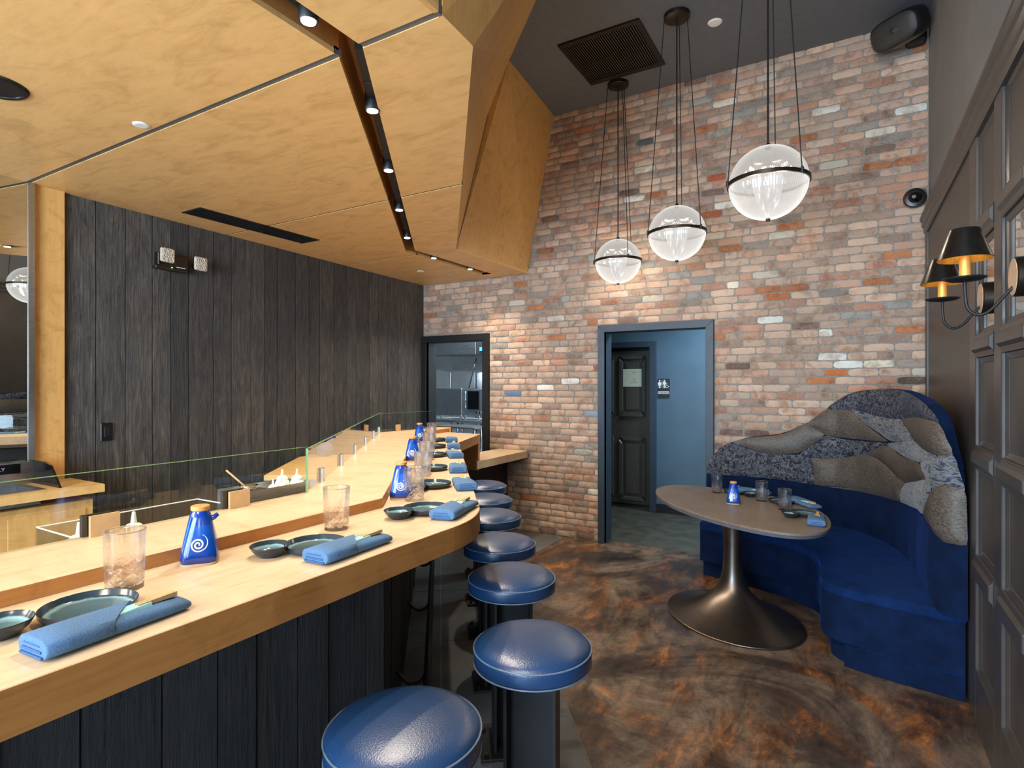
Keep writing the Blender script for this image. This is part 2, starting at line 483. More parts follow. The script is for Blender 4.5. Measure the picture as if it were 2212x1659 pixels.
def empty(name, loc=(0, 0, 0), rz=0, **k):
    o = bpy.data.objects.new(name, None); COL.objects.link(o); o.location = loc; o.rotation_euler = (0, 0, rz); o.empty_display_size = .05
    return tag(o, **k)


def copy_tree(o, parent=None):
    c = o.copy(); COL.objects.link(c); c.parent = parent
    for ch in list(o.children): copy_tree(ch, c)
    return c


def smooth(pts, k=6, closed=False):
    out = []; m = len(pts); rng = range(m if closed else m - 1)
    for i in rng:
        g = (lambda j: pts[j % m]) if closed else (lambda j: pts[min(max(j, 0), m - 1)])
        p0, p1, p2, p3 = g(i - 1), g(i), g(i + 1), g(i + 2)
        for q in range(k):
            t = q / k
            out.append(tuple(.5 * ((2 * b) + (-a + c) * t + (2 * a - 5 * b + 4 * c - d) * t * t + (-a + 3 * b - 3 * c + d) * t ** 3) for a, b, c, d in zip(p0, p1, p2, p3)))
    if not closed: out.append(tuple(pts[-1]))
    return out


def D(s, n): return (-.61 * s + .792 * n, .792 * s + .61 * n)   # frame of the diagonal leg: s along the bar, n towards the room


DA = math.atan2(.792, -.61)   # heading of the diagonal leg
TXT_FONT = None


def text(name, s, mat, size, M4, parent, ext=.0004, align='CENTER', bold=0.0):
    c = bpy.data.curves.new(name, 'FONT'); c.body = s; c.size = size; c.extrude = ext; c.align_x = align; c.align_y = 'CENTER'; c.offset = bold
    o = bpy.data.objects.new(name, c); COL.objects.link(o); bpy.context.view_layer.update()
    me = bpy.data.meshes.new_from_object(o); bpy.data.objects.remove(o)
    me.materials.clear(); me.materials.append(mat); me.transform(M4)
    q = bpy.data.objects.new(name, me); COL.objects.link(q)
    if parent is not None: q.parent = parent
    return q
# ================================================================== SETTING
H = 4.49; BY = 5.52; RX = .515
LW = [(-4.29, 1.69), (-4.52, 5.52)]
KO = (-4.522, -3.549, 2.200); DO = (-2.213, -1.079, 2.215)      # outer edges of the two framed openings in the brick

# floor
fl = MB(); fl.box(-4.9, .9, -3.1, 5.62, -.1, 0); floor = tag(fl.build('floor', M['floor']), kind='structure')
fh = MB(); fh.box(-3.4, .9, 5.62, 7.9, -.1, .0); tag(fh.build('floor_hall', M['hallfloor']), kind='structure')
fk = MB(); fk.box(-7.2, -3.42, 5.62, 9, -.1, .0); tag(fk.build('floor_kitchen', M['hallfloor']), kind='structure')


def clip(poly, a, b, c):
    """keep a*x+b*y<=c"""
    out = []
    for i in range(len(poly)):
        p, q = poly[i], poly[(i + 1) % len(poly)]
        fp, fq = a * p[0] + b * p[1] - c, a * q[0] + b * q[1] - c
        if fp <= 0: out.append(p)
        if fp * fq < 0:
            t = fp / (fp - fq); out.append((p[0] + (q[0] - p[0]) * t, p[1] + (q[1] - p[1]) * t))
    return out


# tiles along the bar foot: laid square to the diagonal leg
gr = MB(); 
zone = lambda P: clip(clip(clip(P, .792, .61, .622), 1, 0, -.62), 0, 1, 5.50)
def zone2(P):
    P = clip(P, 0, 1, 5.50); P = clip(P, 0, -1, -.2)
    A = clip(clip(P, .792, .61, .622), 0, 1, 4.36)
    Bq = clip(clip(P, 1, 0, -2.585), 0, -1, -4.36)
    return [q for q in (A, Bq) if len(q) > 2]
edges_n = [-1.3, -.62, .005, .622, 1.25, 1.9]
k = 0
g0 = []
for q in zone2([D(-.4, -1.3), D(7.5, -1.3), D(7.5, 1.9), D(-.4, 1.9)]): gr.prism(q, .0005, .002)
gr.build('grout_bed', M['grout'], floor)
for i in range(-1, 9):
    for j in range(len(edges_n) - 1):
        s0 = 2.735 - .895 * 3 + .895 * i; g = .0035
        P = [D(s0 + g, edges_n[j] + g), D(s0 + .895 - g, edges_n[j] + g), D(s0 + .895 - g, edges_n[j + 1] - g), D(s0 + g, edges_n[j + 1] - g)]
        for q in zone2(P):
            m = MB(); m.prism(q, .001, .0045 + random.uniform(-.0003, .0003)); m.build('floor_tile', M['tile'], floor)
m = MB(); m.prism([D(-.2, .622), D(4.3, .622), D(4.3, .634), D(-.2, .634)], 0, .006); m.build('tile_trim', M['alu'], floor)

# ceilings
m = MB(); m.box(-4.9, .9, -3.1, 5.75, H, H + .1); tag(m.build('ceiling', M['ceil']), kind='structure')
m = MB(); m.box(-3.4, .9, 5.7, 7.9, 2.9, 3.0); tag(m.build('ceiling_hall', M['ceil']), kind='structure')
m = MB(); m.box(-7.2, -3.42, 5.7, 9, 2.9, 3.0); tag(m.build('ceiling_kitchen', M['ceil']), kind='structure')

# brick wall: mortar backing with the two openings, bricks as pieces
wb = MB()
for x0, x1, z0, z1 in ((-4.9, KO[0], 0, H), (KO[0], KO[1], KO[2], H), (KO[1], DO[0], 0, H), (DO[0], DO[1], DO[2], H), (DO[1], .9, 0, H)):
    wb.box(x0, x1, BY + .012, BY + .16, z0, z1)
wall_brick = tag(wb.build('wall_back', M['mortar']), kind='structure')

PAL = [((202, 172, 150), 26), ((192, 164, 144), 24), ((182, 158, 138), 18), ((198, 160, 136), 12), ((186, 140, 116), 9), ((170, 142, 126), 9),
       ((182, 120, 82), 3), ((156, 142, 130), 5), ((128, 104, 92), 2.6), ((214, 204, 184), 1.8), ((160, 156, 148), 2)]
def tone():
    r = random.uniform(0, sum(p[1] for p in PAL))
    for c, wgt in PAL:
        r -= wgt
        if r <= 0: break
    f = random.uniform(.90, 1.08)
    return lin(tuple(min(255, x * f) for x in c))


def brick_shape(L, Hh, seed):
    """front face of an old brick: uneven outline, worn edges. local x along, z up, front towards -y"""
    R = random.Random(seed); nx, nz = 6, 2
    vs = []; fs = []
    for j in range(nz + 1):
        for i in range(nx + 1):
            x = -L / 2 + L * i / nx; z = -Hh / 2 + Hh * j / nz; edge = i in (0, nx) or j in (0, nz)
            corner = i in (0, nx) and j in (0, nz)
            if edge:
                x += R.uniform(-.002, .002); z += R.uniform(-.0028, .0028)
                if corner: x *= 1 - R.uniform(.01, .07); z *= 1 - R.uniform(.05, .28)
            y = (.006 if edge else R.uniform(-.005, .001)) + (R.uniform(-.001, .002) if edge else 0)
            vs.append((x, y, z))
    ring = [i for i in range(nx + 1)] + [(j) * (nx + 1) + nx for j in range(1, nz + 1)] + [nz * (nx + 1) + i for i in range(nx - 1, -1, -1)] + [j * (nx + 1) for j in range(nz - 1, 0, -1)]
    for j in range(nz):
        for i in range(nx):
            a = j * (nx + 1) + i; fs.append((a, a + 1, a + nx + 2, a + nx + 1))
    o = len(vs)
    for q in ring: vs.append((vs[q][0], .014, vs[q][2]))
    m = len(ring)
    for i in range(m): fs.append((ring[(i + 1) % m], ring[i], o + i, o + (i + 1) % m))
    return vs, fs


COURSE = .0672; UNIT = .2155
marks = [((.33, 1.995 + .0), (226, 224, 214)), ]
def mk(px, pz, c):
    if c[0] - c[2] > 60: c = (c[0] - 8, c[1] + 14, c[2] + 22)
    marks.append(((px, pz), c))
cells = []
row = 0; z = .036
while z < H - .004:
    x = .531 - (UNIT * .5 if row % 2 else 0) + random.uniform(-.012, .012)
    first = True
    if row % 2: cells.append((.531 - UNIT * .25 + .002, z, UNIT * .5 - .012))
    x1 = x
    while x1 > -4.52:
        r = random.random()
        L = UNIT if r > .10 else (UNIT * .5 if r > .05 else UNIT * .8)
        x0 = x1 - L
        a, b = x0 + .005, x1 - .005
        segs = [(max(a, -4.515), b)]
        for ox0, ox1, oz in (KO, DO):
            if z - COURSE * .3 < oz:
                ns = []
                for p, q in segs:
                    if q <= ox0 or p >= ox1: ns.append((p, q)); continue
                    if p < ox0 - .03: ns.append((p, ox0 - .003))
                    if q > ox1 + .03: ns.append((ox1 + .003, q))
                segs = ns
        for p, q in segs:
            if q - p > .035 and not (z > 2.9 and q < -2.95 - (0 if z < 2.9 else 0)): cells.append(((p + q) / 2, z, q - p))
        x1 = x0
    row += 1; z += COURSE
# tones that the photograph shows in a particular spot: (x, z, colour)
for px_, pz_, c_ in ((-.107, 2.05, (228, 226, 216)), (-.135, 1.82, (224, 222, 214)), (-.04, 1.79, (226, 224, 216)), (.02, 1.795, (228, 226, 218)), (-.52, 2.17, (224, 220, 210)),
                     (.40, 1.66, (98, 82, 72)), (-.80, 1.79, (118, 94, 82)), (-1.78, 3.46, (226, 222, 212)), (-.94, 3.24, (224, 216, 204)), (.44, 3.78, (222, 216, 206)), (-.24, 3.9, (220, 212, 200)),
                     (-.12, 1.72, (200, 100, 44)), (-.25, 1.66, (196, 108, 58)), (-.5, 2.42, (196, 98, 48)), (-2.55, 1.62, (224, 220, 212)), (-2.9, 1.6, (228, 224, 214)), (-3.2, 1.5, (104, 120, 152)), (-2.3, 1.28, (146, 156, 172)),
                     (-1.68, 4.02, (98, 96, 100)), (-1.0, 3.5, (176, 76, 36)), (-1.1, 3.2, (176, 80, 40)), (-2.0, 2.9, (206, 112, 44)), (-2.1, 2.8, (206, 116, 50))):
    mk(px_, pz_, c_)
def best(px_, pz_): return min(range(len(cells)), key=lambda i: (cells[i][0] - px_) ** 2 + 9 * (cells[i][1] - pz_) ** 2)
tones = [tone() for _ in cells]
for (a, b), c in marks[1:]: tones[best(a, b)] = lin(c)
def dist(c):
    t = .5075 * -c[0] + .8616 * BY
    return t - 1.2 * c[2]
def hidden(c):   # behind the bench back
    x, z, L = c
    return (x > -1.0 and z < .8) or (x > -.3 and z < 1.15) or (x > .0 and z < 1.4)
order = sorted((i for i in range(len(cells)) if not hidden(cells[i])), key=lambda i: dist(cells[i]))
near = set(order[:300])
variants = {}
far = MB(); fcol = []
for i, (x, z, L) in enumerate(cells):
    if i in near:
        key = (round(L / .01), random.randrange(6))
        if key not in variants:
            vs, fs = brick_shape(key[0] * .01, COURSE - .010, hash(key) % 9999)
            mb = MB(); mb.add(vs, fs); o = mb.build('brick', M['brick'], wall_brick, auto=50); variants[key] = o
        else:
            o = variants[key].copy(); COL.objects.link(o)
        o.location = (x, BY, z); o.rotation_euler = (0, random.uniform(-.008, .008), 0); o.color = tones[i]
    else:
        vs, fs = brick_shape(L, COURSE - .010, i)
        far.add([(a + x, b + BY, c + z) for a, b, c in vs], fs); fcol += [tones[i]] * len(vs)
o = far.build('bricks', M['brick_far'], wall_brick, auto=50); o['kind'] = 'stuff'
at = o.data.color_attributes.new('tone', 'FLOAT_COLOR', 'POINT')
at.data.foreach_set('color', [q for c in fcol for q in c])

# door frame and pass-through frame
def casing(name, x0, x1, zt, wd, depth, mat, jamb):
    r = empty(name); tag(r, kind='structure')
    y0 = BY - .035
    for nm, q in (('casing', [(x0, 0), (x0 + wd, 0), (x0 + wd, zt - wd), (x0, zt)]), ('casing', [(x1 - wd, 0), (x1, 0), (x1, zt), (x1 - wd, zt - wd)]), ('head_casing', [(x0, zt), (x0 + wd, zt - wd), (x1 - wd, zt - wd), (x1, zt)])):
        m = MB(); m.hull8([(a, y0, b) for a, b in q], [(a, BY + .02, b) for a, b in q]); m.build(nm, mat, r, bevel=.002)
    m = MB(); m.box(x0 + wd - .012, x0 + wd + .0, y0 + .01, BY + depth, 0, zt - wd); m.build('jamb', jamb, r)
    m = MB(); m.box(x1 - wd, x1 - wd + .012, y0 + .01, BY + depth, 0, zt - wd); m.build('jamb', jamb, r)
    m = MB(); m.box(x0 + wd, x1 - wd, y0 + .01, BY + depth, zt - wd, zt - wd + .012); m.build('head_jamb', jamb, r)
    m = MB(); m.box(x0 - .0, x0 + wd - .01, BY + .15, BY + depth, 0, zt); m.box(x1 - wd + .01, x1, BY + .15, BY + depth, 0, zt); m.box(x0, x1, BY + .15, BY + depth, zt - wd + .01, zt); 
    return r
casing('trim_1', DO[0], DO[1], DO[2], .070, .17, M['frame'], M['frame'])
casing('window_1', KO[0], KO[1], KO[2], .078, .17, M['black'], M['black'])

# hallway behind the door frame
m = MB(); m.box(-3.4, .9, 7.17, 7.19, 2.145, 2.9); m.box(-2.11, .9, 7.17, 7.19, 0, 2.145); m.box(-3.4, -3.25, 7.17, 7.19, 0, 2.145)
wh = tag(m.build('wall_hall', M['hall']), kind='structure')
m = MB(); m.box(.80, .9, 5.68, 7.2, 0, 2.9); tag(m.build('wall_hall_right', M['hall']), kind='structure')
m = MB(); m.box(-3.5, -3.40, 5.68, 7.9, 0, 2.9); tag(m.build('wall_hall_left', M['hall']), kind='structure')
m = MB(); m.box(-3.4, -2.1, 7.5, 7.6, 0, 2.9); tag(m.build('wall_hall_end', M['black']), kind='structure')
m = MB(); m.box(-2.11, .8, 7.155, 7.17, 0, .11); tag(m.build('baseboard_hall', M['black']), kind='structure')
f = empty('trim_2'); tag(f, kind='structure')
m = MB(); m.box(-2.185, -2.10, 7.14, 7.24, 0, 2.16); m.build('casing', M['frame'], f, bevel=.003)
m = MB(); m.box(-3.25, -2.185, 7.14, 7.24, 2.09, 2.16); m.build('head_casing', M['frame'], f, bevel=.003)
d1 = empty('door_1'); tag(d1, kind='structure')
m = MB(); m.box(-3.1, -2.195, 7.24, 7.28, .06, 2.05); m.build('slab', M['door'], d1)
def pframe(mb, x0, x1, z0, z1, y, wd, dep):
    for q in ([(x0, z0), (x0 + wd, z0 + wd), (x0 + wd, z1 - wd), (x0, z1)], [(x1 - wd, z0 + wd), (x1, z0), (x1, z1), (x1 - wd, z1 - wd)], [(x0, z1), (x0 + wd, z1 - wd), (x1 - wd, z1 - wd), (x1, z1)], [(x0, z0), (x1, z0), (x1 - wd, z0 + wd), (x0 + wd, z0 + wd)]):
        c = (sum(a for a, b in q) / 4, sum(b for a, b in q) / 4)
        mb.hull8([(a, y + .002, b) for a, b in q][::-1], [(a + (c[0] - a) * .12, y - dep, b + (c[1] - b) * .12) for a, b in q][::-1])
for x0, x1 in ((-2.62, -2.255), (-3.05, -2.69)):
    for z0, z1 in ((1.19, 1.99), (.10, .93)):
        m = MB(); pframe(m, x0, x1, z0, z1, 7.24, .055, .03); m.build('panel_moulding', M['door'], d1, bevel=.006)
        m = MB(); m.box(x0 + .09, x1 - .09, 7.222, 7.24, z0 + .09, z1 - .09); m.build('door_panel', M['door'], d1, bevel=.012)

# kitchen shell
m = MB(); m.box(-7.2, -3.4, 8.4, 8.5, 0, 2.9); tag(m.build('wall_kitchen', M['steel']), kind='structure')
m = MB(); m.box(-3.56, -3.5, 5.68, 8.4, 0, 2.9); tag(m.build('wall_kitchen_right', M['white']), kind='structure')
m = MB(); m.box(-7.3, -7.2, 5.68, 8.4, 0, 2.9); tag(m.build('wall_kitchen_left', M['white']), kind='structure')
m = MB(); m.box(-7.2, -4.52, 5.62, 5.68, 0, 2.9); tag(m.build('wall_kitchen_near', M['steel']), kind='structure')

# charred plank wall behind the bar
ux, uy = LW[1][0] - LW[0][0], LW[1][1] - LW[0][1]; LL = math.hypot(ux, uy); ux /= LL; uy /= LL; wx, wy = uy, -ux      # w points to the room
def LP(a, off=0): return (LW[0][0] + ux * a + wx * off, LW[0][1] + uy * a + wy * off)
m = MB(); m.prism([LP(-.02, -.012), LP(LL + .02, -.012), LP(LL + .02, -.12), LP(-.02, -.12)], 0, 2.98)
wall_left = tag(m.build('wall_left', M['black']), kind='structure')
a = 0
while a < LL:
    wd = random.choice((.135, .16, .185, .21)); b = min(a + wd, LL)
    p = random.uniform(0, .007)
    m = MB(); m.prism([LP(a + .0018, -.012), LP(b - .0018, -.012), LP(b - .0018, p), LP(a + .0018, p)], 0, 2.832)
    m.build('plank', M['charred'], wall_left, bevel=.003); a = b
# plywood strip and mirror beyond it
m = MB(); m.box(-4.33, -4.262, 1.525, 1.685, 0, 2.832); pl = m.build('plywood_panel', M['fascia'], wall_left)
m = MB(); m.prism([(-4.9, -3.1), (-3.90, -3.1), (-4.268, 1.52), (-4.9, 1.52)], 0, 2.98); tag(m.build('wall_left_mirror', M['black']), kind='structure')
mr = empty('wall_mirror', (-4.25, 1.0, 1.2), label='tall frameless mirror at the left edge, reflecting a globe pendant', cat='mirror')
m = MB(); m.box(-.008, .004, -2.7, 0, 1.06, 2.83); m.xf(Matrix.Translation((-4.248, 1.494, 0)) @ Matrix.Rotation(math.radians(4.8), 4, 'Z')); q = m.build('mirror_glass', M['mirror']); q.parent = mr; q.matrix_parent_inverse = Matrix.Translation(-Vector(mr.location))
m = MB(); m.box(-4.26, -4.232, 1.495, 1.522, 1.0, 2.832); q = m.build('metal_edge', M['steel']); q.parent = mr; q.matrix_parent_inverse = Matrix.Translation(-Vector(mr.location))

# right wall: flat upper part, panelled lower part with mirrors
m = MB(); m.box(RX + .03, RX + .2, -3.1, 5.7, 0, 2.93); wr = tag(m.build('wall_right', M['panel']), kind='structure')
m = MB(); m.box(RX + .02, RX + .2, -3.1, 5.7, 2.9, H); m.build('upper_wall', M['upper'], wr)
OP = [(3.056, 3.461)]
y = 2.922
while y > -1: OP.append((y - .405, y)); y -= .54
YB = OP[-1][0] - .135
# plain tall panel next to the brick corner
m = MB(); m.box(RX + .008, RX + .03, 3.62, 5.42, .0, 2.80); m.build('plain_panel', M['panel'], wr)
m = MB(); m.box(RX - .006, RX + .03, 5.42, 5.515, .0, 2.80); m.build('stile', M['panel2'], wr, bevel=.004)
m = MB(); m.box(RX, RX + .03, 3.461, 3.62, 0, 2.80); m.build('stile', M['panel2'], wr, bevel=.003)
for (a, b), (c, d_) in zip(OP, OP[1:]):
    m = MB(); m.box(RX, RX + .03, d_, a, 0, 2.80); m.build('stile', M['panel2'], wr, bevel=.003)
ZR = [(0, .268), (.682, .812), (1.218, 1.330), (1.743, 1.852), (2.275, 2.385)]
for a, b in OP:
    for z0, z1 in ZR:
        m = MB(); m.box(RX, RX + .03, a, b, z0, z1); m.build('rail', M['panel2'], wr, bevel=.002)
        if a > 1.5 and z0 > 0:
            zz = [z0 + .004, z0 + .022, z0 + .036, z1 - .036, z1 - .022, z1 - .004]; xx = [RX, RX - .006, RX - .018, RX - .018, RX - .006, RX]
            m = MB(); P = list(zip(xx, zz)); m.hull8([(p, a + .002, q) for p, q in P], [(p, b - .002, q) for p, q in P]); m.build('rail_moulding', M['panel2'], wr, bevel=.0025)
# profiled top rail
m = MB()
prof = [(RX + .03, 2.79), (RX - .004, 2.79), (RX - .014, 2.805), (RX - .014, 2.835), (RX - .026, 2.85), (RX - .026, 2.885), (RX - .040, 2.90), (RX - .040, 2.918), (RX + .03, 2.918)]
m.hull8([(a, 5.515, b) for a, b in prof], [(a, -3.0, b) for a, b in prof]); m.build('top_rail', M['panel2'], wr)
def oframe(name, y0, y1, z0, z1, x, wd, dep, parent, mat):
    """mitred moulding around an opening; slopes from the frame face down to the panel"""
    for q in ([(y0, z0), (y0 + wd, z0 + wd), (y0 + wd, z1 - wd), (y0, z1)], [(y1 - wd, z0 + wd), (y1, z0), (y1, z1), (y1 - wd, z1 - wd)], [(y0, z1), (y0 + wd, z1 - wd), (y1 - wd, z1 - wd), (y1, z1)], [(y0, z0), (y1, z0), (y1 - wd, z0 + wd), (y0 + wd, z0 + wd)]):
        c = (sum(a for a, b in q) / 4, sum(b for a, b in q) / 4)
        out = [(a, b) for a, b in q]
        mb = MB()
        lip = []
        for a, b in q:
            onout = a in (y0, y1) or b in (z0, z1)
            lip.append((x - (.011 if onout else .002), a, b))
        mb.hull8([(x + .002, a, b) for a, b in q], lip); mb.build(name, mat, parent, bevel=.003)
for a, b in OP:
    for i, (z0, z1) in enumerate(((.268, .682), (.812, 1.218), (1.330, 1.743), (1.852, 2.275), (2.385, 2.80))):
        mirror = i == 3
        m = MB(); m.box(RX + .022, RX + .03, a, b, z0, z1); m.build('mirror_pane' if mirror else 'panel', M['mirror'] if mirror else M['panel'], wr)
        if a > 1.5: oframe('panel_moulding', a, b, z0, z1, RX + .022, .026, .018, wr, M['panel2'])

# wall behind the camera: shop front posts and panes stay open to the daylight
m = MB(); m.box(-4.9, .9, -3.1, -3.0, 3.4, H); m.box(-4.9, -2.6, -3.1, -3.0, 0, 3.4); m.box(.4, .9, -3.1, -3.0, 0, 3.4); m.box(-2.6, .4, -3.1, -3.0, 0, .45); tag(m.build('wall_front', M['upper']), kind='structure')

# ================================================================== WOODEN CANOPY
Z0 = 2.83
can = empty('wooden_canopy', (-3, 2, Z0), label='large folded maple plywood canopy hanging over the sushi bar', cat='canopy')
def kid(o, parent):
    o.parent = parent; o.matrix_parent_inverse = parent.matrix_basis.inverted(); return o
bpy.context.view_layer.update()
def XL(y): return -1.625 if y <= 1.5 else (-1.625 + (-3.49 + 1.625) * (y - 1.5) / 2.52 if y <= 4.02 else -3.50)
def XR(y): return -1.505 if y <= 1.5 else (-1.505 + (-3.385 + 1.505) * (y - 1.5) / 2.52 if y <= 4.02 else -3.385)
def XE(y):
    if y <= 1.49: return -1.150
    if y <= 1.70: return -1.150 - .012 * (y - 1.49) / .21
    if y <= 4.18: return -1.162 + (-3.04 + 1.162) * (y - 1.70) / 2.48
    return -3.04
def XW(y): return -4.255 + (.08 * (1.5 - y) if y < 1.5 else 0) if y < 1.69 else LW[0][0] + (LW[1][0] - LW[0][0]) * (y - 1.69) / 3.83
joints = [(-3.0, 1.481), (1.509, 2.832), (2.849, 4.178), (4.194, 5.515)]
for y0, y1 in joints:
    ys = sorted({y0, y1, *[q for q in (1.49, 1.5, 1.69, 1.70, 4.02, 4.18) if y0 < q < y1]})
    ye = min(y1, 5.30)
    left = [(XW(q) - .003 * 0, q) for q in ys] + [(XL(q), q) for q in reversed(ys)]
    right = [(XR(q), q) for q in ys] + [(XE(q), q) for q in reversed(ys)]
    if y1 > 5.3:
        left = [(XW(y0), y0), (XW(y1), y1), (XL(5.3), y1), (XL(5.3), 5.3), (XL(y0), y0)] if y0 > 4.02 else left
        right = [(XR(y0), y0), (XR(5.3), 5.3), (XL(5.3), 5.3), (XL(5.3), y1), (XE(y1), y1), (XE(y0), y0)]
    for P in (left, right):
        m = MB(); m.prism(P, Z0, Z0 + .02); kid(m.build('panel', M['soffit']), can)
# grey reveal strips in the joints
for (y0, y1), (y2, y3) in zip(joints, joints[1:]):
    ym = (y1 + y2) / 2
    m = MB(); m.box(XW(ym), XL(ym), y1 - .004, y2 + .004, Z0 + .003, Z0 + .03); kid(m.build('joint_strip', M['alu'] if y1 < 2 else M['joint']), can)
    m = MB(); m.box(XR(ym), XE(ym), y1 - .004, y2 + .004, Z0 + .003, Z0 + .03); kid(m.build('joint_strip', M['alu'] if y1 < 2 else M['joint']), can)
m = MB(); m.prism([(-4.6, -3.0), (-4.6, 5.515), (-3.50, 5.515), (-3.50, 5.31), (-3.60, 5.31), (-3.60, 3.98), (-1.70, 1.4), (-1.70, -3.0)], Z0 + .10, Z0 + .13)
m.prism([(-3.50, 5.515), (-3.10, 5.515), (-3.10, 4.2), (-1.22, 1.7), (-1.22, -3.0), (-1.43, -3.0), (-1.43, 1.6), (-3.30, 4.1), (-3.30, 5.31), (-3.5, 5.31)], Z0 + .10, Z0 + .13)
kid(m.build('backing_board', M['black']), can)
# slot walls and dark top
SL = [(-1.625, -3.0), (-1.625, 1.5), (-3.49, 4.02), (-3.50, 5.3)]; SR = [(-1.505, -3.0), (-1.505, 1.5), (-3.385, 4.02), (-3.385, 5.3)]
for S_, sg in ((SL, -1), (SR, 1)):
    for (ax, ay), (bx_, by_) in zip(S_, S_[1:]):
        l = math.hypot(bx_ - ax, by_ - ay); nx, ny = (by_ - ay) / l * .012 * sg, -(bx_ - ax) / l * .012 * sg
        m = MB(); m.prism([(ax, ay), (bx_, by_), (bx_ + nx, by_ + ny), (ax + nx, ay + ny)], Z0 + .0205, Z0 + .165); kid(m.build('slot_side', M['edge']), can)
m = MB(); m.prism([(-1.66, -3.0), (-1.66, 1.52), (-3.53, 4.0), (-3.53, 5.33), (-3.36, 5.33), (-3.36, 4.05), (-1.47, 1.48), (-1.47, -3.0)], Z0 + .165, Z0 + .175); kid(m.build('slot_top', M['edge']), can)
m = MB(); m.box(-3.50, -3.385, 5.3, 5.312, Z0, Z0 + .165); kid(m.build('slot_end', M['edge']), can)
# upright and leaning faces
P1 = (-3.04, 4.18, Z0); P2 = (-1.162, 1.70, Z0); Q = (-2.779, 4.287, 4.003); T1 = (-2.60, 4.37, H); E_ = (-1.155, 2.92, H)
def facet(name, pts, mat, th=.02):
    v = [Vector(p) for p in pts]; n = (v[1] - v[0]).cross(v[2] - v[0]).normalized()
    c = Vector((-3.2, 2.2, 3.6))
    if n.dot(c - v[0]) < 0: n = -n
    m = MB(); m.hull8([tuple(p) for p in v], [tuple(p + n * th) for p in v]); return kid(m.build(name, mat), can)
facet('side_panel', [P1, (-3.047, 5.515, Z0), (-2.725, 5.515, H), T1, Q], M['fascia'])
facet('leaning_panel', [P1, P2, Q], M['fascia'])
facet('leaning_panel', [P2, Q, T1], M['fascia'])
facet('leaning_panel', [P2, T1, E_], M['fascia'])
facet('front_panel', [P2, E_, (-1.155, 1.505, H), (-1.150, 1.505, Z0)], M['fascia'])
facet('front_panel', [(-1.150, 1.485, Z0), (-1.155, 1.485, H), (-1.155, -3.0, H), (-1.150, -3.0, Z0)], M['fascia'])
m = MB(); m.box(-1.165, -1.152, 1.483, 1.507, Z0, H); kid(m.build('joint_strip', M['alu']), can)
e1 = Vector(P1); e2 = Vector(Q)
m = MB(); m.tube([tuple(e1 + Vector((.006, -.006, 0))), tuple(e2 + Vector((.006, -.006, 0)))], .005, 6); kid(m.build('joint_strip', M['alu']), can)

# slot diffuser in the soffit
v0 = empty('slot_air_diffuser', (-3.94, 2.81, Z0), label='long black slot air diffuser flush in the plywood soffit near the charred wall', cat='air vent')
for i in range(5):
    x = -4.045 + i * .048
    m = MB(); m.box(x, x + (.016 if i not in (0, 4) else .022), 2.315, 3.315, Z0 - .006, Z0 + .001); kid(m.build('blade', M['black']), v0)
m = MB(); m.box(-4.05, -3.83, 2.30, 3.33, Z0 - .003, Z0 - .001); kid(m.build('backing', M['spec_black']), v0)
for yy in (2.305, 3.315, 2.80):
    m = MB(); m.box(-4.05, -3.83, yy - .006, yy + .010, Z0 - .006, Z0); kid(m.build('end_bar', M['black']), v0)
bpy.context.view_layer.update()
for (x, y, r, lab) in ((-2.85, 1.43, .036, 'round white cover plate in the plywood soffit by the long seam'), (-3.97, 4.81, .04, 'small round white cover plate in the far corner of the soffit')):
    m = MB(); m.lathe([(.001, -.006), (r * .7, -.006), (r, -.002), (r, .0)], (0, 0, 0), 28); tag(m.build('cover_plate', M['white'], smooth=False, loc=(x, y, Z0)), lab, 'cover plate')
sp = empty('ceiling_speaker', (-2.99, .93, Z0), label='round black ceiling speaker cut by the left edge of the picture', cat='speaker')
m = MB(); m.lathe([(.001, -.004), (.10, -.004), (.101, 0)], n=40); m.build('grille', M['black'], sp)
m = MB(); m.lathe([(.10, 0), (.10, -.008), (.116, -.008), (.122, 0)], n=40, cap=False); m.build('rim', M['black_gloss'], sp, smooth=True)

# lighting track with spotlights
tr = empty('lighting_track', (-2.5, 2.5, Z0 + .15), label='black lighting track running inside the bent ceiling slot', cat='lighting track')
CL = [(-1.545, -3.0), (-1.545, 1.5), (-3.42, 4.02), (-3.43, 5.28)]
for (ax, ay), (bx_, by_) in zip([(-1.563, 1.18), (-1.578, 1.555), (-3.43, 4.36)], [(-1.563, 1.32), (-3.425, 4.01), (-3.43, 5.05)]):
    l = math.hypot(bx_ - ax, by_ - ay); nx, ny = (by_ - ay) / l * .017, -(bx_ - ax) / l * .017
    m = MB(); m.prism([(ax - nx, ay - ny), (bx_ - nx, by_ - ny), (bx_ + nx, by_ + ny), (ax + nx, ay + ny)], Z0 + .040, Z0 + .085); kid(m.build('rail', M['black']), tr)
LAMPS = [(-1.55, 1.30), (-1.815, 1.87), (-2.245, 2.44), (-2.69, 3.03), (-3.145, 3.64), (-3.435, 4.36), (-3.435, 4.97)]
names = ['nearest the camera', 'second, past the first bend', 'third along', 'fourth along', 'fifth, before the second bend', 'sixth, past the second bend', 'last, nearest the brick wall']
sl0 = None
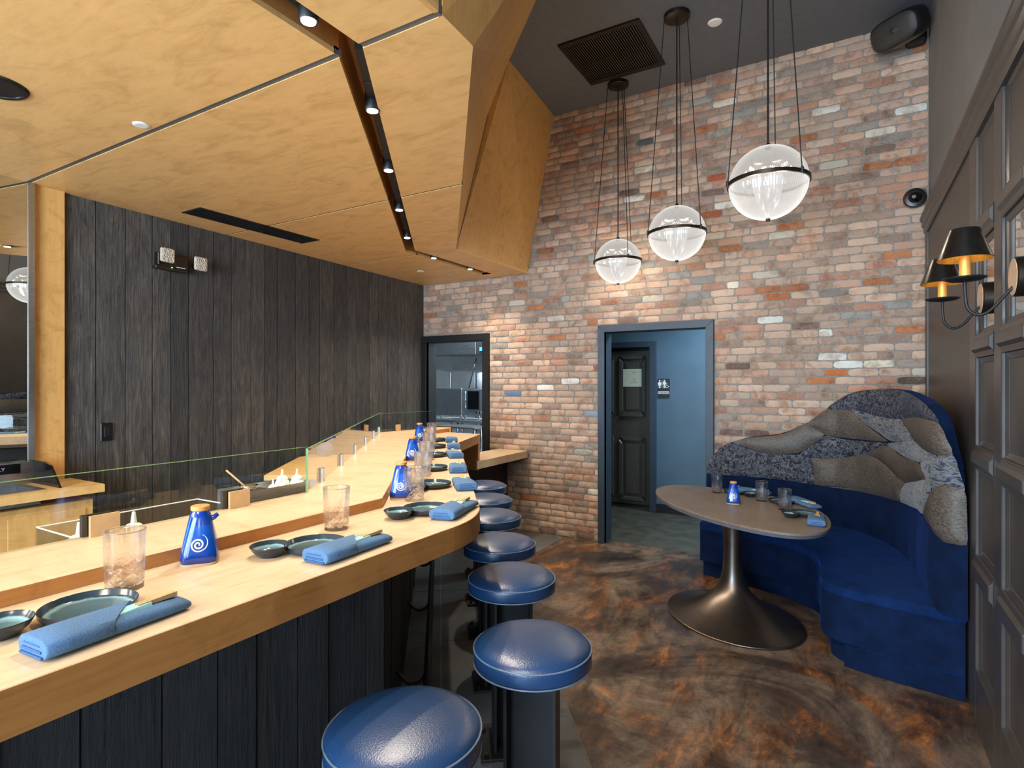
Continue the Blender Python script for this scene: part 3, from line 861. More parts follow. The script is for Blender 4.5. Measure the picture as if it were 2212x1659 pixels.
for i, (x, y) in enumerate(LAMPS):
    if sl0 is None:
        sl0 = empty('spotlight', (x, y, Z0))
        m = MB(); m.lathe([(.024, -.004), (.030, -.006), (.033, .0), (.033, .10), (.022, .118)], n=24); m.build('housing', M['black'], sl0, auto=40)
        m = MB(); m.lathe([(.001, -.007), (.024, -.007), (.024, -.003)], n=24); m.build('lens', M['lamp'], sl0)
        m = MB(); m.box(-.019, .019, -.16, .03, .035, .092); m.build('adapter', M['black'], sl0, bevel=.003)
        o = sl0
    else:
        o = copy_tree(sl0); o.location = (x, y, Z0)
    if 1 <= i <= 4: o.rotation_euler = (0, 0, math.radians(36.6))
    tag(o, f'black track spotlight glowing in the ceiling slot, {names[i]}', 'spotlight', 'spotlights in the ceiling slot')
    light('SPOT', 'spotlight_beam', (x, y, Z0 - .03), SPOT_P, (1.0, .86, .68), (0, 0, 0), .02, spot=math.radians(125), blend=.75)

# ================================================================== DARK CEILING FITTINGS
gv = empty('ceiling_return_grille', (-1.775, 4.745, H), label='square dark metal return air grille in the charcoal ceiling', cat='air vent')
m = MB(); pf = [(-.355, -.37), (.355, -.37), (.355, .37), (-.355, .37)]
for x0, x1, y0, y1 in ((-.355, .355, -.37, -.325), (-.355, .355, .325, .37), (-.355, -.31, -.325, .325), (.31, .355, -.325, .325)):
    m.box(x0, x1, y0, y1, -.018, 0)
m.build('frame', M['bronze'], gv, bevel=.003)
m = MB(); m.box(-.31, .31, -.325, .325, -.002, 0); m.build('back_plate', M['spec_black'], gv)
bl = None
for i in range(31):
    x = -.30 + i * .02
    if bl is None:
        m = MB(); m.hull8([(-.001, -.325, -.014), (.002, -.325, -.014), (.002, .325, -.014), (-.001, .325, -.014)], [(-.006, -.325, -.002), (-.003, -.325, -.002), (-.003, .325, -.002), (-.006, .325, -.002)])
        bl = m.build('louvre', plain('dull_bronze_louvre', (120, 106, 90), .5, .3), gv); q = bl
    else: q = bl.copy(); COL.objects.link(q)
    q.location = (x, 0, 0)
m = MB(); m.box(-.31, .31, -.006, .006, -.018, -.012); m.build('cross_bar', M['bronze'], gv)
m = MB(); m.lathe([(.001, -.012), (.045, -.010), (.056, 0)], n=30); tag(m.build('smoke_detector_disc', M['white'], loc=(-.92, 4.74, H)), 'small round white disc in the charcoal ceiling between two pendant canopies', 'cover plate')

# loudspeaker in the corner
ls = empty('wall_loudspeaker', (.40, 5.40, 4.30), label='black rounded loudspeaker mounted in the corner under the ceiling', cat='speaker')
m = MB()
prof = []
for k in range(32):
    a = 2 * math.pi * k / 32; ca, sa = math.cos(a), math.sin(a)
    prof.append((.19 * math.copysign(abs(ca) ** .55, ca), .112 * math.copysign(abs(sa) ** .62, sa)))
rings = [(.75, .06), (.92, .05), (1.0, .02), (1.0, -.04), (.96, -.085), (.86, -.10)]
vs = []; 
for sc_, yy in rings: vs += [(a * sc_, yy, b * sc_) for a, b in prof]
n = 32; fs = [(i * n + k, (i + 1) * n + k, (i + 1) * n + (k + 1) % n, i * n + (k + 1) % n) for i in range(len(rings) - 1) for k in range(n)] + [list(range(n))]
m.add(vs, fs); RM = Matrix.Rotation(math.radians(-36), 4, 'Z') @ Matrix.Rotation(math.radians(24), 4, 'X')
TM = Matrix.Translation((-.06, -.14, .02)) @ RM
m.xf(TM); m.build('cabinet', M['black_gloss'], ls, auto=50)
m = MB(); vs = []
for sc_, yy in ((.86, -.10), (.84, -.104), (.6, -.116), (.3, -.122), (.02, -.124)): vs += [(a * sc_, yy, b * sc_) for a, b in prof]
fs = [(i * n + k, (i + 1) * n + k, (i + 1) * n + (k + 1) % n, i * n + (k + 1) % n) for i in range(4) for k in range(n)] + [[4 * n + k for k in range(n)]]
m.add(vs, fs); m.xf(TM); m.build('grille', plain('speaker_grille_cloth', (52, 50, 48), .55, scale=400, mott=.3), ls, smooth=True)
m = MB(); m.box(-.02, .115, .0, .12, -.03, .14); m.build('bracket', M['black'], ls, bevel=.02)
cm_ = empty('dome_camera', (.443, 5.505, 3.083), label='black dome security camera on the brick wall near the corner', cat='camera')
m = MB(); m.lathe([(.001, 0), (.075, 0), (.078, .012), (.07, .035), (.05, .04)], n=36); m.xf(Matrix.Rotation(R90, 4, 'X')); m.build('housing', M['black_gloss'], cm_, auto=40)
m = MB(); m.sphere((0, 0, .035), .046, 24, 8, 1.0, 0, 1); m.xf(Matrix.Rotation(R90, 4, 'X')); m.build('dome', M['spec_black'], cm_, smooth=True)
m = MB(); m.lathe([(.001, 0), (.014, 0), (.014, .008)], (0, 0, 0), 16); m.xf(Matrix.Translation((-.012, -.078, -.008)) @ Matrix.Rotation(R90, 4, 'X')); m.build('lens', M['chrome'], cm_)

# ================================================================== PENDANTS
ribs = lambda amp, cnt: (lambda a, z: 1 + amp * abs(math.sin(a * cnt / 2)))
pd0 = None
GL = [(-.409, 3.635, 'nearest globe pendant, the largest in the picture, ribbed clear acrylic in a dark ring'), (-1.157, 4.493, 'middle one of three ribbed globe pendants with a dark equator ring'), (-1.905, 5.235, 'farthest and smallest-looking globe pendant, close to the brick wall')]
for i, (x, y, lab) in enumerate(GL):
    if pd0 is None:
        pd0 = empty('globe_pendant', (x, y, 2.79)); r = .214
        m = MB(); m.sphere((0, 0, 0), r, 180, 14, .98, 0.03, 1, ribs(.008, 90)); m.build('upper_globe', M['globe_up'], pd0, smooth=False)
        m = MB(); m.sphere((0, 0, 0), r, 180, 14, .98, -1, -.03, ribs(.008, 90)); m.build('lower_globe', M['globe_low'], pd0, smooth=False)
        m = MB(); m.lathe([(.012, -.198), (.035, -.16), (.062, -.10), (.078, -.04), (.082, .02), (.075, .06), (.02, .075)], n=40, rf=ribs(.06, 40)); m.build('prism_core', M['globe_core'], pd0, smooth=True)
        m = MB(); m.lathe([(r + .001, -.011), (r + .011, -.011), (r + .011, .011), (r + .001, .011), (r + .001, -.011)], n=64, cap=False); m.build('ring', M['bronze'], pd0, auto=40)
        m = MB(); m.lathe([(.001, -.222), (.013, -.222), (.013, -.206), (.008, -.20)], n=16); m.build('bottom_finial', M['bronze'], pd0)
        m = MB(); m.lathe([(.001, 1.665), (.085, 1.665), (.098, 1.672), (.10, 1.70)], n=44); m.build('ceiling_canopy', M['bronze'], pd0, auto=40)
        for k in range(3):
            a = math.radians(205 + 120 * k); ca, sa = math.cos(a), math.sin(a)
            m = MB(); m.tube([((r + .013) * ca, (r + .013) * sa, 0), (.098 * ca, .098 * sa, 1.672)], .0034, 6)
            m.lathe([(.007, -.016), (.009, -.010), (.009, .014), (.004, .022)], ((r + .014) * ca, (r + .014) * sa, 0), 10); m.build('rod', M['black'], pd0)
        m = MB(); m.tube([(0, 0, .20), (0, 0, 1.67)], .0055, 8); m.lathe([(.018, .20), (.014, .225), (.006, .235)], n=12); m.build('stem', M['black'], pd0)
        o = pd0
    else:
        o = copy_tree(pd0); o.location = (x, y, 2.79); o.rotation_euler = (0, 0, (0, .15, -.2)[i])
    tag(o, lab, 'pendant light', 'globe pendants over the table')
    light('POINT', 'pendant_light', (x, y, 2.74), PEND_P, (1.0, .82, .58), size=.09)

# ================================================================== WALL ITEMS
em = empty('emergency_light', LP(.66, .012) + (2.52,), math.atan2(uy, ux), label='twin-head emergency light on the charred plank wall', cat='emergency light')
m = MB(); m.box(-.10, .13, -.05, -.004, -.045, .05); m.build('body', M['bronze'], em, bevel=.006)
m = MB(); m.box(-.115, .13, -.045, -.004, -.07, -.045); m.build('base', M['black'], em, bevel=.004)
lens = NT('prismatic_lens'); lens.setc(lin((214, 204, 188))); lens.set(Roughness=.15); vo = lens.n('ShaderNodeTexVoronoi'); vo.inputs['Scale'].default_value = 90; lens.l(lens.coords(), vo.inputs['Vector']); lens.bump(vo.outputs['Distance'], 1.0, .01)
for x0, zc in ((-.105, .025), (.15, .01)):
    m = MB(); m.box(x0 - .004, x0 + .098, -.105, -.075, zc - .052, zc + .052); m.build('lamp_head', lens.m, em, bevel=.014, seg=2)
    m = MB(); m.tube([(x0 + .046, -.078, zc), (x0 + .046, -.01, zc - .01)], .02, 10); m.build('lamp_neck', M['black'], em)
m = MB(); m.sphere((0, -.052, -.05), .004, 8, 5); m.build('indicator', emit('green_led', (.3, 1, .2, 1), 5), em)
m = MB(); m.box(.035, .10, -.053, -.049, -.043, -.038); m.build('name_strip', M['white'], em)
ot = empty('wall_outlet', LP(.245, .009) + (1.30,), math.atan2(uy, ux), label='black electrical outlet plate low on the charred plank wall', cat='outlet')
m = MB(); m.box(-.037, .037, -.008, 0, -.06, .06); m.build('plate', M['black_gloss'], ot, bevel=.003)
m = MB(); m.box(-.018, .018, -.011, -.008, -.035, .035); m.build('receptacle', M['black'], ot, bevel=.002)

# signs in the hall
sg = empty('restroom_sign', (-2.008, 7.165, 1.565), label='dark restroom sign with white figures on the slate blue hall wall', cat='sign')
def rrect(w_, h_, r, n=5):
    out = []
    for cx, cz, a0 in ((w_ - r, h_ - r, 0), (-w_ + r, h_ - r, 90), (-w_ + r, -h_ + r, 180), (w_ - r, -h_ + r, 270)):
        out += [(cx + r * math.cos(math.radians(a0 + 90 * i / n)), cz + r * math.sin(math.radians(a0 + 90 * i / n))) for i in range(n + 1)]
    return out
TV = lambda: Matrix(((1, 0, 0, 0), (0, 0, -1, 0), (0, 1, 0, 0), (0, 0, 0, 1)))  # xy plane -> xz plane facing -y
m = MB(); m.prism(rrect(.076, .122, .012), -.002, .004, TV()); m.build('plate', plain('navy_black_plastic', (20, 24, 34), .4), sg)
wt = emit('x', (1, 1, 1, 1), 0); wt = M['white']
def pict(name, polys, dx, dz, s_):
    m = MB()
    for P in polys: m.prism([(dx + a * s_, dz + b * s_) for a, b in P], .004, .006, TV())
    return m.build(name, wt, sg)
circ = lambda cx, cz, r, n=14: [(cx + r * math.cos(2 * math.pi * i / n), cz + r * math.sin(2 * math.pi * i / n)) for i in range(n)]
pict('woman_figure', [circ(0, 1.55, .17), [(-.16, 1.3), (.16, 1.3), (.5, .72), (.38, .66), (.22, .95), (.42, .35), (-.42, .35), (-.22, .95), (-.38, .66), (-.5, .72)], [(-.2, .36), (-.03, .36), (-.03, -.25), (-.2, -.25)], [(.03, .36), (.2, .36), (.2, -.25), (.03, -.25)]], -.050, .018, .052)
pict('divider', [[(-.03, 1.7), (.03, 1.7), (.03, -.25), (-.03, -.25)]], -.020, .018, .052)
pict('man_figure', [circ(0, 1.55, .17), [(-.36, 1.3), (.36, 1.3), (.40, .62), (.28, .62), (.22, 1.0), (.22, .4), (-.22, .4), (-.22, 1.0), (-.28, .62), (-.40, .62)], [(-.2, .42), (-.03, .42), (-.03, -.25), (-.2, -.25)], [(.03, .42), (.2, .42), (.2, -.25), (.03, -.25)]], .010, .018, .052)
m = MB(); m.tube([(.043 + .0165 * math.cos(a), -.005, .024 + .0165 * math.sin(a)) for a in [math.radians(110 + 14 * i) for i in range(20)]], .0022, 6)
m.tube([(.040, -.005, .058), (.040, -.005, .036), (.055, -.005, .034), (.061, -.005, .018), (.068, -.005, .020)], .0024, 6); m.sphere((.040, -.005, .064), .005, 8, 6); m.build('wheelchair_symbol', wt, sg)
m = MB(); m.box(-.068, .068, -.006, -.004, -.042, -.037); m.build('line', wt, sg)
text('restroom_lettering', 'RESTROOM', wt, .028, Matrix.Translation((0, -.004, -.060)) @ TV(), sg, .0008, bold=.0008)
nt = empty('paper_notice', (-2.41, 7.219, 1.70), label='pale paper notice taped to the black hall door', cat='notice')
m = MB(); m.prism([(-.148, -.115), (.148, -.115), (.148, .115), (-.148, .115)], 0, .002, TV()); m.build('sheet', plain('pale_green_paper', (196, 200, 178), .8, mott=.03), nt)
ink = plain('grey_ink', (96, 100, 92), .8)
text('notice_lettering', 'OUT', ink, .024, Matrix.Translation((0, -.002, -.012)) @ TV(), nt)
text('notice_lettering', 'OF', ink, .024, Matrix.Translation((0, -.002, -.038)) @ TV(), nt)
text('notice_lettering', 'SERVICE', ink, .024, Matrix.Translation((0, -.002, -.064)) @ TV(), nt)
m = MB(); m.tube([(.03 * math.cos(a), -.003, .048 + .025 * math.sin(a)) for a in [math.radians(20 + 28 * i) for i in range(6)]], .0012, 5); m.sphere((0, -.003, .05), .004, 8, 5); m.build('emblem', ink, nt)
m = MB()
for i in range(5):
    a = math.radians(130 - 20 * i); m.box(.05 * math.cos(a) - .003, .05 * math.cos(a) + .003, -.003, -.0015, .042 + .045 * math.sin(a) - .003, .042 + .045 * math.sin(a) + .003)
m.build('emblem_marks', ink, nt)

# sconces on the mirror wall
sc0 = None
for i, (y, lab) in enumerate(((2.66, 'nearer black-shaded wall sconce with gold lining on the mirrored panelling'), (3.25, 'farther black-shaded wall sconce, partly hidden behind the nearer shade'))):
    if sc0 is None:
        sc0 = empty('wall_sconce', (RX + .022, y, 2.0))
        m = MB(); m.lathe([(.001, 0), (.07, 0), (.07, .032), (.066, .036)], n=40); m.xf(Matrix.Rotation(-R90, 4, 'Y')); m.build('backplate', M['bronze'], sc0, auto=40)
        m = MB(); m.lathe([(.066, .0362), (.064, .038), (.001, .0385)], n=40, cap=False); m.xf(Matrix.Rotation(-R90, 4, 'Y')); m.build('face_disc', plain('pale_brass_disc', (214, 190, 160), .4, .2, .05), sc0, auto=40)
        pts = smooth([(-.036, 0, -.035), (-.06, 0, -.065), (-.10, 0, -.115), (-.135, 0, -.128), (-.162, 0, -.105), (-.17, 0, -.06), (-.172, 0, 0)], 5)
        m = MB(); m.tube(pts, .0055, 8); m.build('arm', M['black'], sc0, smooth=True)
        m = MB(); m.lathe([(.001, -.004), (.05, .0), (.066, .007), (.066, .010), (.048, .005), (.001, .003)], (-.172, 0, 0), 32); m.build('drip_plate', M['black'], sc0, smooth=True)
        m = MB(); m.lathe([(.017, .004), (.017, .10), (.012, .102)], (-.172, 0, 0), 20); m.build('candle_sleeve', M['candle'], sc0, auto=40)
        m = MB(); m.lathe([(.084, .078), (.046, .185)], (-.172, 0, 0), 40, cap=False); m.lathe([(.046, .185), (.044, .188), (.001, .188)], (-.172, 0, 0), 40, cap=False); m.build('lamp_shade', plain('black_lacquer_shade', (24, 22, 21), .25, mott=.3, scale=60), sc0, auto=40)
        m = MB(); m.lathe([(.0835, .077), (.0825, .0765), (.044, .183)], (-.172, 0, 0), 40, cap=False); m.build('shade_lining', M['gold_in'], sc0, auto=40)
        m = MB(); m.sphere((-.172, 0, .125), .014, 12, 8, 1.5); m.build('bulb', emit('warm_bulb', (1, .72, .36, 1), 9), sc0, smooth=True)
        o = sc0
    else:
        o = copy_tree(sc0); o.location = (RX + .022, y, 2.0)
    tag(o, lab, 'wall lamp', 'sconces on the panelled wall')
    light('POINT', 'sconce_light', (RX + .022 - .172, y, 2.095), 1.6, (1.0, .66, .30), size=.012)
CURVE = [(-1.11, 5.34), (-0.6, 5.34), (-0.25, 5.33), (-0.08, 5.28), (0.06, 5.17), (0.18, 4.98), (0.27, 4.75), (0.325, 4.5), (0.35, 4.25), (0.352, 4.0), (0.36, 3.8), (0.38, 3.69), (0.42, 3.63), (0.47, 3.6), (0.505, 3.59)]
CURVE_LEN = 2.923
CREST = [(0.006, 0.817), (0.015, 0.885), (0.036, 0.95), (0.082, 1.015), (0.141, 1.066), (0.223, 1.105), (0.339, 1.147), (0.445, 1.166), (0.583, 1.187), (0.684, 1.225), (0.751, 1.269), (0.806, 1.289), (0.881, 1.36), (0.948, 1.41), (1.029, 1.485), (1.13, 1.542), (1.272, 1.573), (1.523, 1.583), (1.822, 1.575), (2.135, 1.542), (2.572, 1.51), (2.743, 1.465), (2.789, 1.408), (2.831, 1.341), (2.859, 1.26), (2.882, 1.202), (2.899, 1.146), (2.91, 1.089), (2.918, 1.011), (2.92, 0.907)]
PADS = [
    ('floral', [(0.006, 0.817), (0.015, 0.885), (0.036, 0.95), (0.082, 1.015), (0.141, 1.066), (0.223, 1.101), (0.295, 1.082), (0.395, 1.042), (0.48, 1.026), (0.583, 1.025), (0.684, 1.026), (0.751, 1.03), (0.826, 1.014), (0.842, 0.96), (0.855, 0.889), (0.86, 0.795), (0.718, 0.804), (0.48, 0.813), (0.156, 0.813)]),
    ('tan', [(0.223, 1.105), (0.339, 1.147), (0.445, 1.166), (0.583, 1.187), (0.684, 1.225), (0.751, 1.269), (0.806, 1.289), (0.868, 1.252), (0.935, 1.209), (0.881, 1.151), (0.816, 1.097), (0.744, 1.045), (0.617, 1.027), (0.48, 1.028), (0.395, 1.046), (0.295, 1.086)]),
    ('tan', [(0.806, 1.288), (0.882, 1.36), (0.949, 1.41), (1.046, 1.417), (1.147, 1.413), (1.198, 1.367), (1.306, 1.307), (1.464, 1.246), (1.582, 1.215), (1.45, 1.202), (1.246, 1.193), (1.087, 1.193), (0.98, 1.197), (0.935, 1.209), (0.868, 1.253)]),
    ('floral', [(0.951, 1.415), (1.029, 1.485), (1.13, 1.542), (1.272, 1.573), (1.523, 1.583), (1.822, 1.575), (2.135, 1.542), (2.572, 1.51), (2.743, 1.465), (2.785, 1.41), (2.694, 1.429), (2.194, 1.418), (1.801, 1.386), (1.615, 1.375), (1.43, 1.384), (1.26, 1.407), (1.139, 1.418), (1.037, 1.417)]),
    ('stripe', [(1.139, 1.418), (1.26, 1.407), (1.43, 1.384), (1.615, 1.375), (1.79, 1.382), (1.884, 1.342), (2.104, 1.268), (1.843, 1.241), (1.645, 1.22), (1.523, 1.24), (1.346, 1.296), (1.222, 1.352)]),
    ('tan', [(1.801, 1.385), (2.194, 1.418), (2.694, 1.428), (2.789, 1.408), (2.831, 1.341), (2.859, 1.26), (2.765, 1.252), (2.572, 1.253), (2.251, 1.259), (2.104, 1.268), (1.925, 1.324)]),
    ('stripe', [(1.569, 1.199), (1.843, 1.239), (2.104, 1.266), (2.251, 1.257), (2.572, 1.252), (2.761, 1.25), (2.743, 1.227), (2.608, 1.193), (2.251, 1.154), (1.925, 1.138), (1.713, 1.156), (1.6, 1.176)]),
    ('stripe', [(2.362, 1.161), (2.743, 1.227), (2.771, 1.251), (2.862, 1.259), (2.882, 1.202), (2.899, 1.146), (2.91, 1.089), (2.864, 1.103), (2.819, 1.11), (2.711, 1.066), (2.608, 1.107), (2.461, 1.127)]),
    ('tan', [(1.31, 1.093), (1.406, 1.144), (1.554, 1.183), (1.713, 1.148), (1.925, 1.135), (2.307, 1.154), (2.461, 1.127), (2.572, 1.099), (2.135, 1.019), (1.884, 0.973), (1.713, 0.989), (1.585, 1.036), (1.43, 1.076)]),
    ('floral', [(0.751, 1.03), (0.816, 1.093), (0.881, 1.148), (0.938, 1.198), (1.013, 1.189), (1.124, 1.181), (1.297, 1.187), (1.31, 1.186), (1.569, 1.199), (1.406, 1.147), (1.31, 1.093), (1.102, 1.035), (0.951, 1.014), (0.921, 1.015), (0.835, 1.014)]),
    ('tan', [(0.835, 1.011), (0.921, 1.012), (1.013, 1.023), (1.124, 1.046), (1.234, 1.083), (1.327, 1.104), (1.31, 1.089), (1.43, 1.072), (1.585, 1.032), (1.713, 0.985), (1.884, 0.969), (1.811, 0.897), (1.801, 0.831), (1.523, 0.806), (1.31, 0.796), (1.102, 0.788), (0.951, 0.786), (1.162, 0.804), (1.013, 0.797), (0.864, 0.792), (0.858, 0.889), (0.842, 0.968)]),
    ('stripe', [(1.884, 0.969), (2.135, 1.018), (2.59, 1.098), (2.694, 1.063), (2.643, 0.997), (2.517, 0.892), (2.194, 0.86), (1.801, 0.827), (1.811, 0.897)]),
    ('tan', [(2.711, 1.063), (2.819, 1.107), (2.864, 1.102), (2.91, 1.086), (2.918, 1.011), (2.92, 0.907), (2.918, 0.822), (2.864, 0.815), (2.806, 0.814), (2.758, 0.837), (2.643, 0.871), (2.536, 0.896), (2.643, 0.997)]),
]
# ================================================================== SUSHI BAR
ZC = 1.137; ZS = 1.175
bar = empty('sushi_bar', (-1.5, 1.7, 0), label='maple sushi bar counter bent round the corner, with charred plank front', cat='bar counter')
bpy.context.view_layer.update()
arc = smooth([(-1.155, 1.50), (-1.156, 1.616), (-1.180, 1.735), (-1.235, 1.85), (-1.300, 1.935)], 6)
outer = [(-1.155, -1.2)] + arc + [(-2.789, 3.868), (-3.065, 4.60), (-3.43, 4.625)]
inner1 = [(-1.575, -1.2), (-1.575, 1.665)]
inner2 = [(-1.575, 1.665), (-3.47, 4.16), (-3.43, 4.625)]
# counter slab in staves so that the boards can be told apart
m = MB(); m.prism([(-1.155, -1.2)] + arc[:8] + [(-1.575, 1.665), (-1.62, 1.665), (-1.62, -1.2)], ZC - .082, ZC)
kid(m.build('counter_slab', M['counter'], bevel=.0015), bar)
m = MB(); m.prism(arc[7:] + [(-2.789, 3.868), (-3.065, 4.60), (-3.43, 4.625), (-3.52, 4.625), (-3.50, 4.17), (-1.60, 1.66), (-1.575, 1.665)], ZC - .082, ZC - .0004)
kid(m.build('counter_slab', M['counter_diag'], bevel=.0015), bar)
# edge band along the outer face
m = MB(); path = [(-1.155, -1.2)] + arc + [(-2.789, 3.868), (-3.065, 4.60)]
for (ax, ay), (bx_, by_) in zip(path, path[1:]):
    l = math.hypot(bx_ - ax, by_ - ay); nx, ny = (by_ - ay) / l * .0015, -(bx_ - ax) / l * .0015
    m.prism([(ax, ay), (bx_, by_), (bx_ + nx, by_ + ny), (ax + nx, ay + ny)], ZC - .082, ZC - .0015)
kid(m.build('edge_band', M['edge']), bar)
# raised shelf
m = MB(); m.prism([(-1.575, -1.2), (-1.575, 1.675), (-1.93, 1.60), (-1.93, -1.2)], ZC - .03, ZS); kid(m.build('raised_shelf', M['counter'], bevel=.0015), bar)
m = MB(); m.prism([(-1.575, 1.675), (-3.478, 4.20), (-3.466, 4.655), (-3.64, 4.60), (-3.74, 3.95), (-1.93, 1.60)], ZC - .03, ZS - .0004); kid(m.build('raised_shelf', M['counter_diag'], bevel=.0015), bar)
m = MB()
for (ax, ay), (bx_, by_) in zip([(-1.575, -1.2), (-1.575, 1.675), (-3.478, 4.20)], [(-1.575, 1.675), (-3.478, 4.20), (-3.466, 4.655)]):
    l = math.hypot(bx_ - ax, by_ - ay); nx, ny = (by_ - ay) / l * .0015, -(bx_ - ax) / l * .0015
    m.prism([(ax, ay), (bx_, by_), (bx_ + nx, by_ + ny), (ax + nx, ay + ny)], ZC + .0015, ZS - .0015)
kid(m.build('shelf_edge_band', M['edge']), bar)
m = MB(); m.prism([(-3.63, 4.585), (-3.46, 4.668), (-3.455, 4.655), (-3.625, 4.572)], ZC - .01, ZS + .012); kid(m.build('shelf_end_board', M['orange_ply']), bar)
# charred front boards
def boards(a, b, z1, wds, name='plank', inset=.0):
    l = math.hypot(b[0] - a[0], b[1] - a[1]); dx, dy = (b[0] - a[0]) / l, (b[1] - a[1]) / l; nx, ny = dy, -dx; t = 0
    while t < l - .01:
        w_ = min(random.choice(wds), l - t); p = random.uniform(0, .006)
        m = MB(); q = lambda u, o: (a[0] + dx * u + nx * o, a[1] + dy * u + ny * o)
        m.prism([q(t + .001, -.02), q(t + w_ - .001, -.02), q(t + w_ - .001, p), q(t + .001, p)], 0.002, z1)
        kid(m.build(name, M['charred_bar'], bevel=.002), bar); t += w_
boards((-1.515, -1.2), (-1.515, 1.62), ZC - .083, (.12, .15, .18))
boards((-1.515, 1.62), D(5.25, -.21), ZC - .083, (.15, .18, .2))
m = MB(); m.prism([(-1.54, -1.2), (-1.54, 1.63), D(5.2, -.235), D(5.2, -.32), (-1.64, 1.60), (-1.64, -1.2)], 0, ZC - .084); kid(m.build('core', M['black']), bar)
# end panel dropping to the low counter, and the low counter itself
m = MB(); m.prism([(-3.03, 4.52), (-3.065, 4.60), (-3.46, 4.625), (-3.46, 4.555)], .80, ZC - .082); kid(m.build('end_panel', M['edge'], bevel=.001), bar)
m = MB(); m.prism([(-3.03, 4.50), (-3.045, 5.515), (-3.42, 5.515), (-3.44, 4.60), (-3.10, 4.56)], .812, .889)
lowc = tag(m.build('low_counter', M['counter'], bevel=.0015), 'low maple counter stub fixed between the bar end and the brick wall', 'counter')
m = MB(); m.box(-3.42, -3.30, 4.64, 5.51, 0.002, .81); m.build('base', M['charred_bar'], lowc)
# foot rail
fr = empty('foot_rail', (-1.8, 2.2, .25), label='black steel foot rail with curved brackets along the charred bar front', cat='foot rail'); bpy.context.view_layer.update()
m = MB(); a = D(1.2, -.06); b = D(4.95, -.06); m.tube([(a[0], a[1], .25), (b[0], b[1], .25)], .018, 10); kid(m.build('rail', M['black'], smooth=True), fr)
for s_ in (1.9, 2.8, 3.7, 4.6):
    pts = smooth([(*D(s_, -.06), .25), (*D(s_ - .02, -.09), .20), (*D(s_ - .02, -.15), .19), (*D(s_, -.205), .24)], 4)
    m = MB(); m.tube(pts, .009, 6); kid(m.build('bracket', M['black'], smooth=True), fr)

# glass guard
gg = empty('glass_sneeze_guard', (-1.9, 1.6, ZS), label='low clear glass sneeze guard with green edges standing on the bar shelf', cat='glass guard'); bpy.context.view_layer.update()
GP = [(-1.908, -1.2), (-1.908, 1.592), (-3.72, 3.935), (-3.612, 4.575)]
for i, ((ax, ay), (bx_, by_)) in enumerate(zip(GP, GP[1:])):
    l = math.hypot(bx_ - ax, by_ - ay); dx, dy = (bx_ - ax) / l, (by_ - ay) / l; nx, ny = -dy * .005, dx * .005; g = .003
    A = (ax + dx * g, ay + dy * g); Bp = (bx_ - dx * g, by_ - dy * g)
    zt = ZS + (.188, .180, .172)[i]
    m = MB(); m.prism([(A[0] + nx, A[1] + ny), (Bp[0] + nx, Bp[1] + ny), (Bp[0] - nx, Bp[1] - ny), (A[0] - nx, A[1] - ny)], ZS + .001, zt); kid(m.build('glass_pane', M['glass']), gg)
    m = MB(); m.prism([(A[0] + nx, A[1] + ny), (Bp[0] + nx, Bp[1] + ny), (Bp[0] - nx, Bp[1] - ny), (A[0] - nx, A[1] - ny)], zt, zt + .0012)
    m.prism([(A[0] + nx, A[1] + ny), (A[0] + nx + dx * .0012, A[1] + ny + dy * .0012), (A[0] - nx + dx * .0012, A[1] - ny + dy * .0012), (A[0] - nx, A[1] - ny)], ZS, zt)
    kid(m.build('polished_edge', M['glass_edge']), gg)
cl0 = None
def clip_at(x, y, ang, w_=.058, h=.062):
    m = MB(); m.box(-w_ / 2, w_ / 2, -.014, -.006, 0, h); o = m.build('clip_plate', M['alu'], None, bevel=.0008)
    o.location = (x, y, ZS); o.rotation_euler = (0, 0, ang); kid2(o)
    m = MB(); m.box(-w_ / 2, w_ / 2, .006, .016, -.01, h); o = m.build('clip_back', M['black'], None); o.location = (x, y, ZS); o.rotation_euler = (0, 0, ang); kid2(o)
def kid2(o): o.parent = gg; o.matrix_parent_inverse = gg.matrix_basis.inverted()
M['clip'] = plain('maple_colour_clip', (206, 172, 126), .4, .2)
for y in (.42, .852, 1.285): 
    m = MB(); w_ = .06; m.box(-1.899, -1.888, y - .042, y + .036, ZS, ZS + .062); kid(m.build('clip', M['clip']), gg)
    m = MB(); m.box(-1.93, -1.914, y - .052, y + .030, ZS, ZS + .062); kid(m.build('clip_back', M['black']), gg)
for s_ in (.28, .80, 1.32, 1.84, 2.36, 2.78):
    t = s_ / 2.962; x = -1.908 + (-3.72 + 1.908) * t; y = 1.592 + (3.935 - 1.592) * t
    m = MB(); m.box(-.022, .022, -.014, -.0055, 0, .062); m.xf(Matrix.Translation((x, y, ZS)) @ Matrix.Rotation(DA, 4, 'Z')); kid(m.build('clip', M['steel']), gg)
    m = MB(); m.box(-.022, .022, .0055, .014, 0, .062); m.xf(Matrix.Translation((x, y, ZS)) @ Matrix.Rotation(DA, 4, 'Z')); kid(m.build('clip_back', M['black']), gg)
for t in (.3, .7):
    x = -3.72 + .108 * t; y = 3.935 + .64 * t
    m = MB(); m.box(x + .006, x + .016, y - .03, y + .03, ZS, ZS + .062); kid(m.build('clip', M['clip']), gg)

# ================================================================== PLACE SETTINGS
def R(x): return math.radians(x)
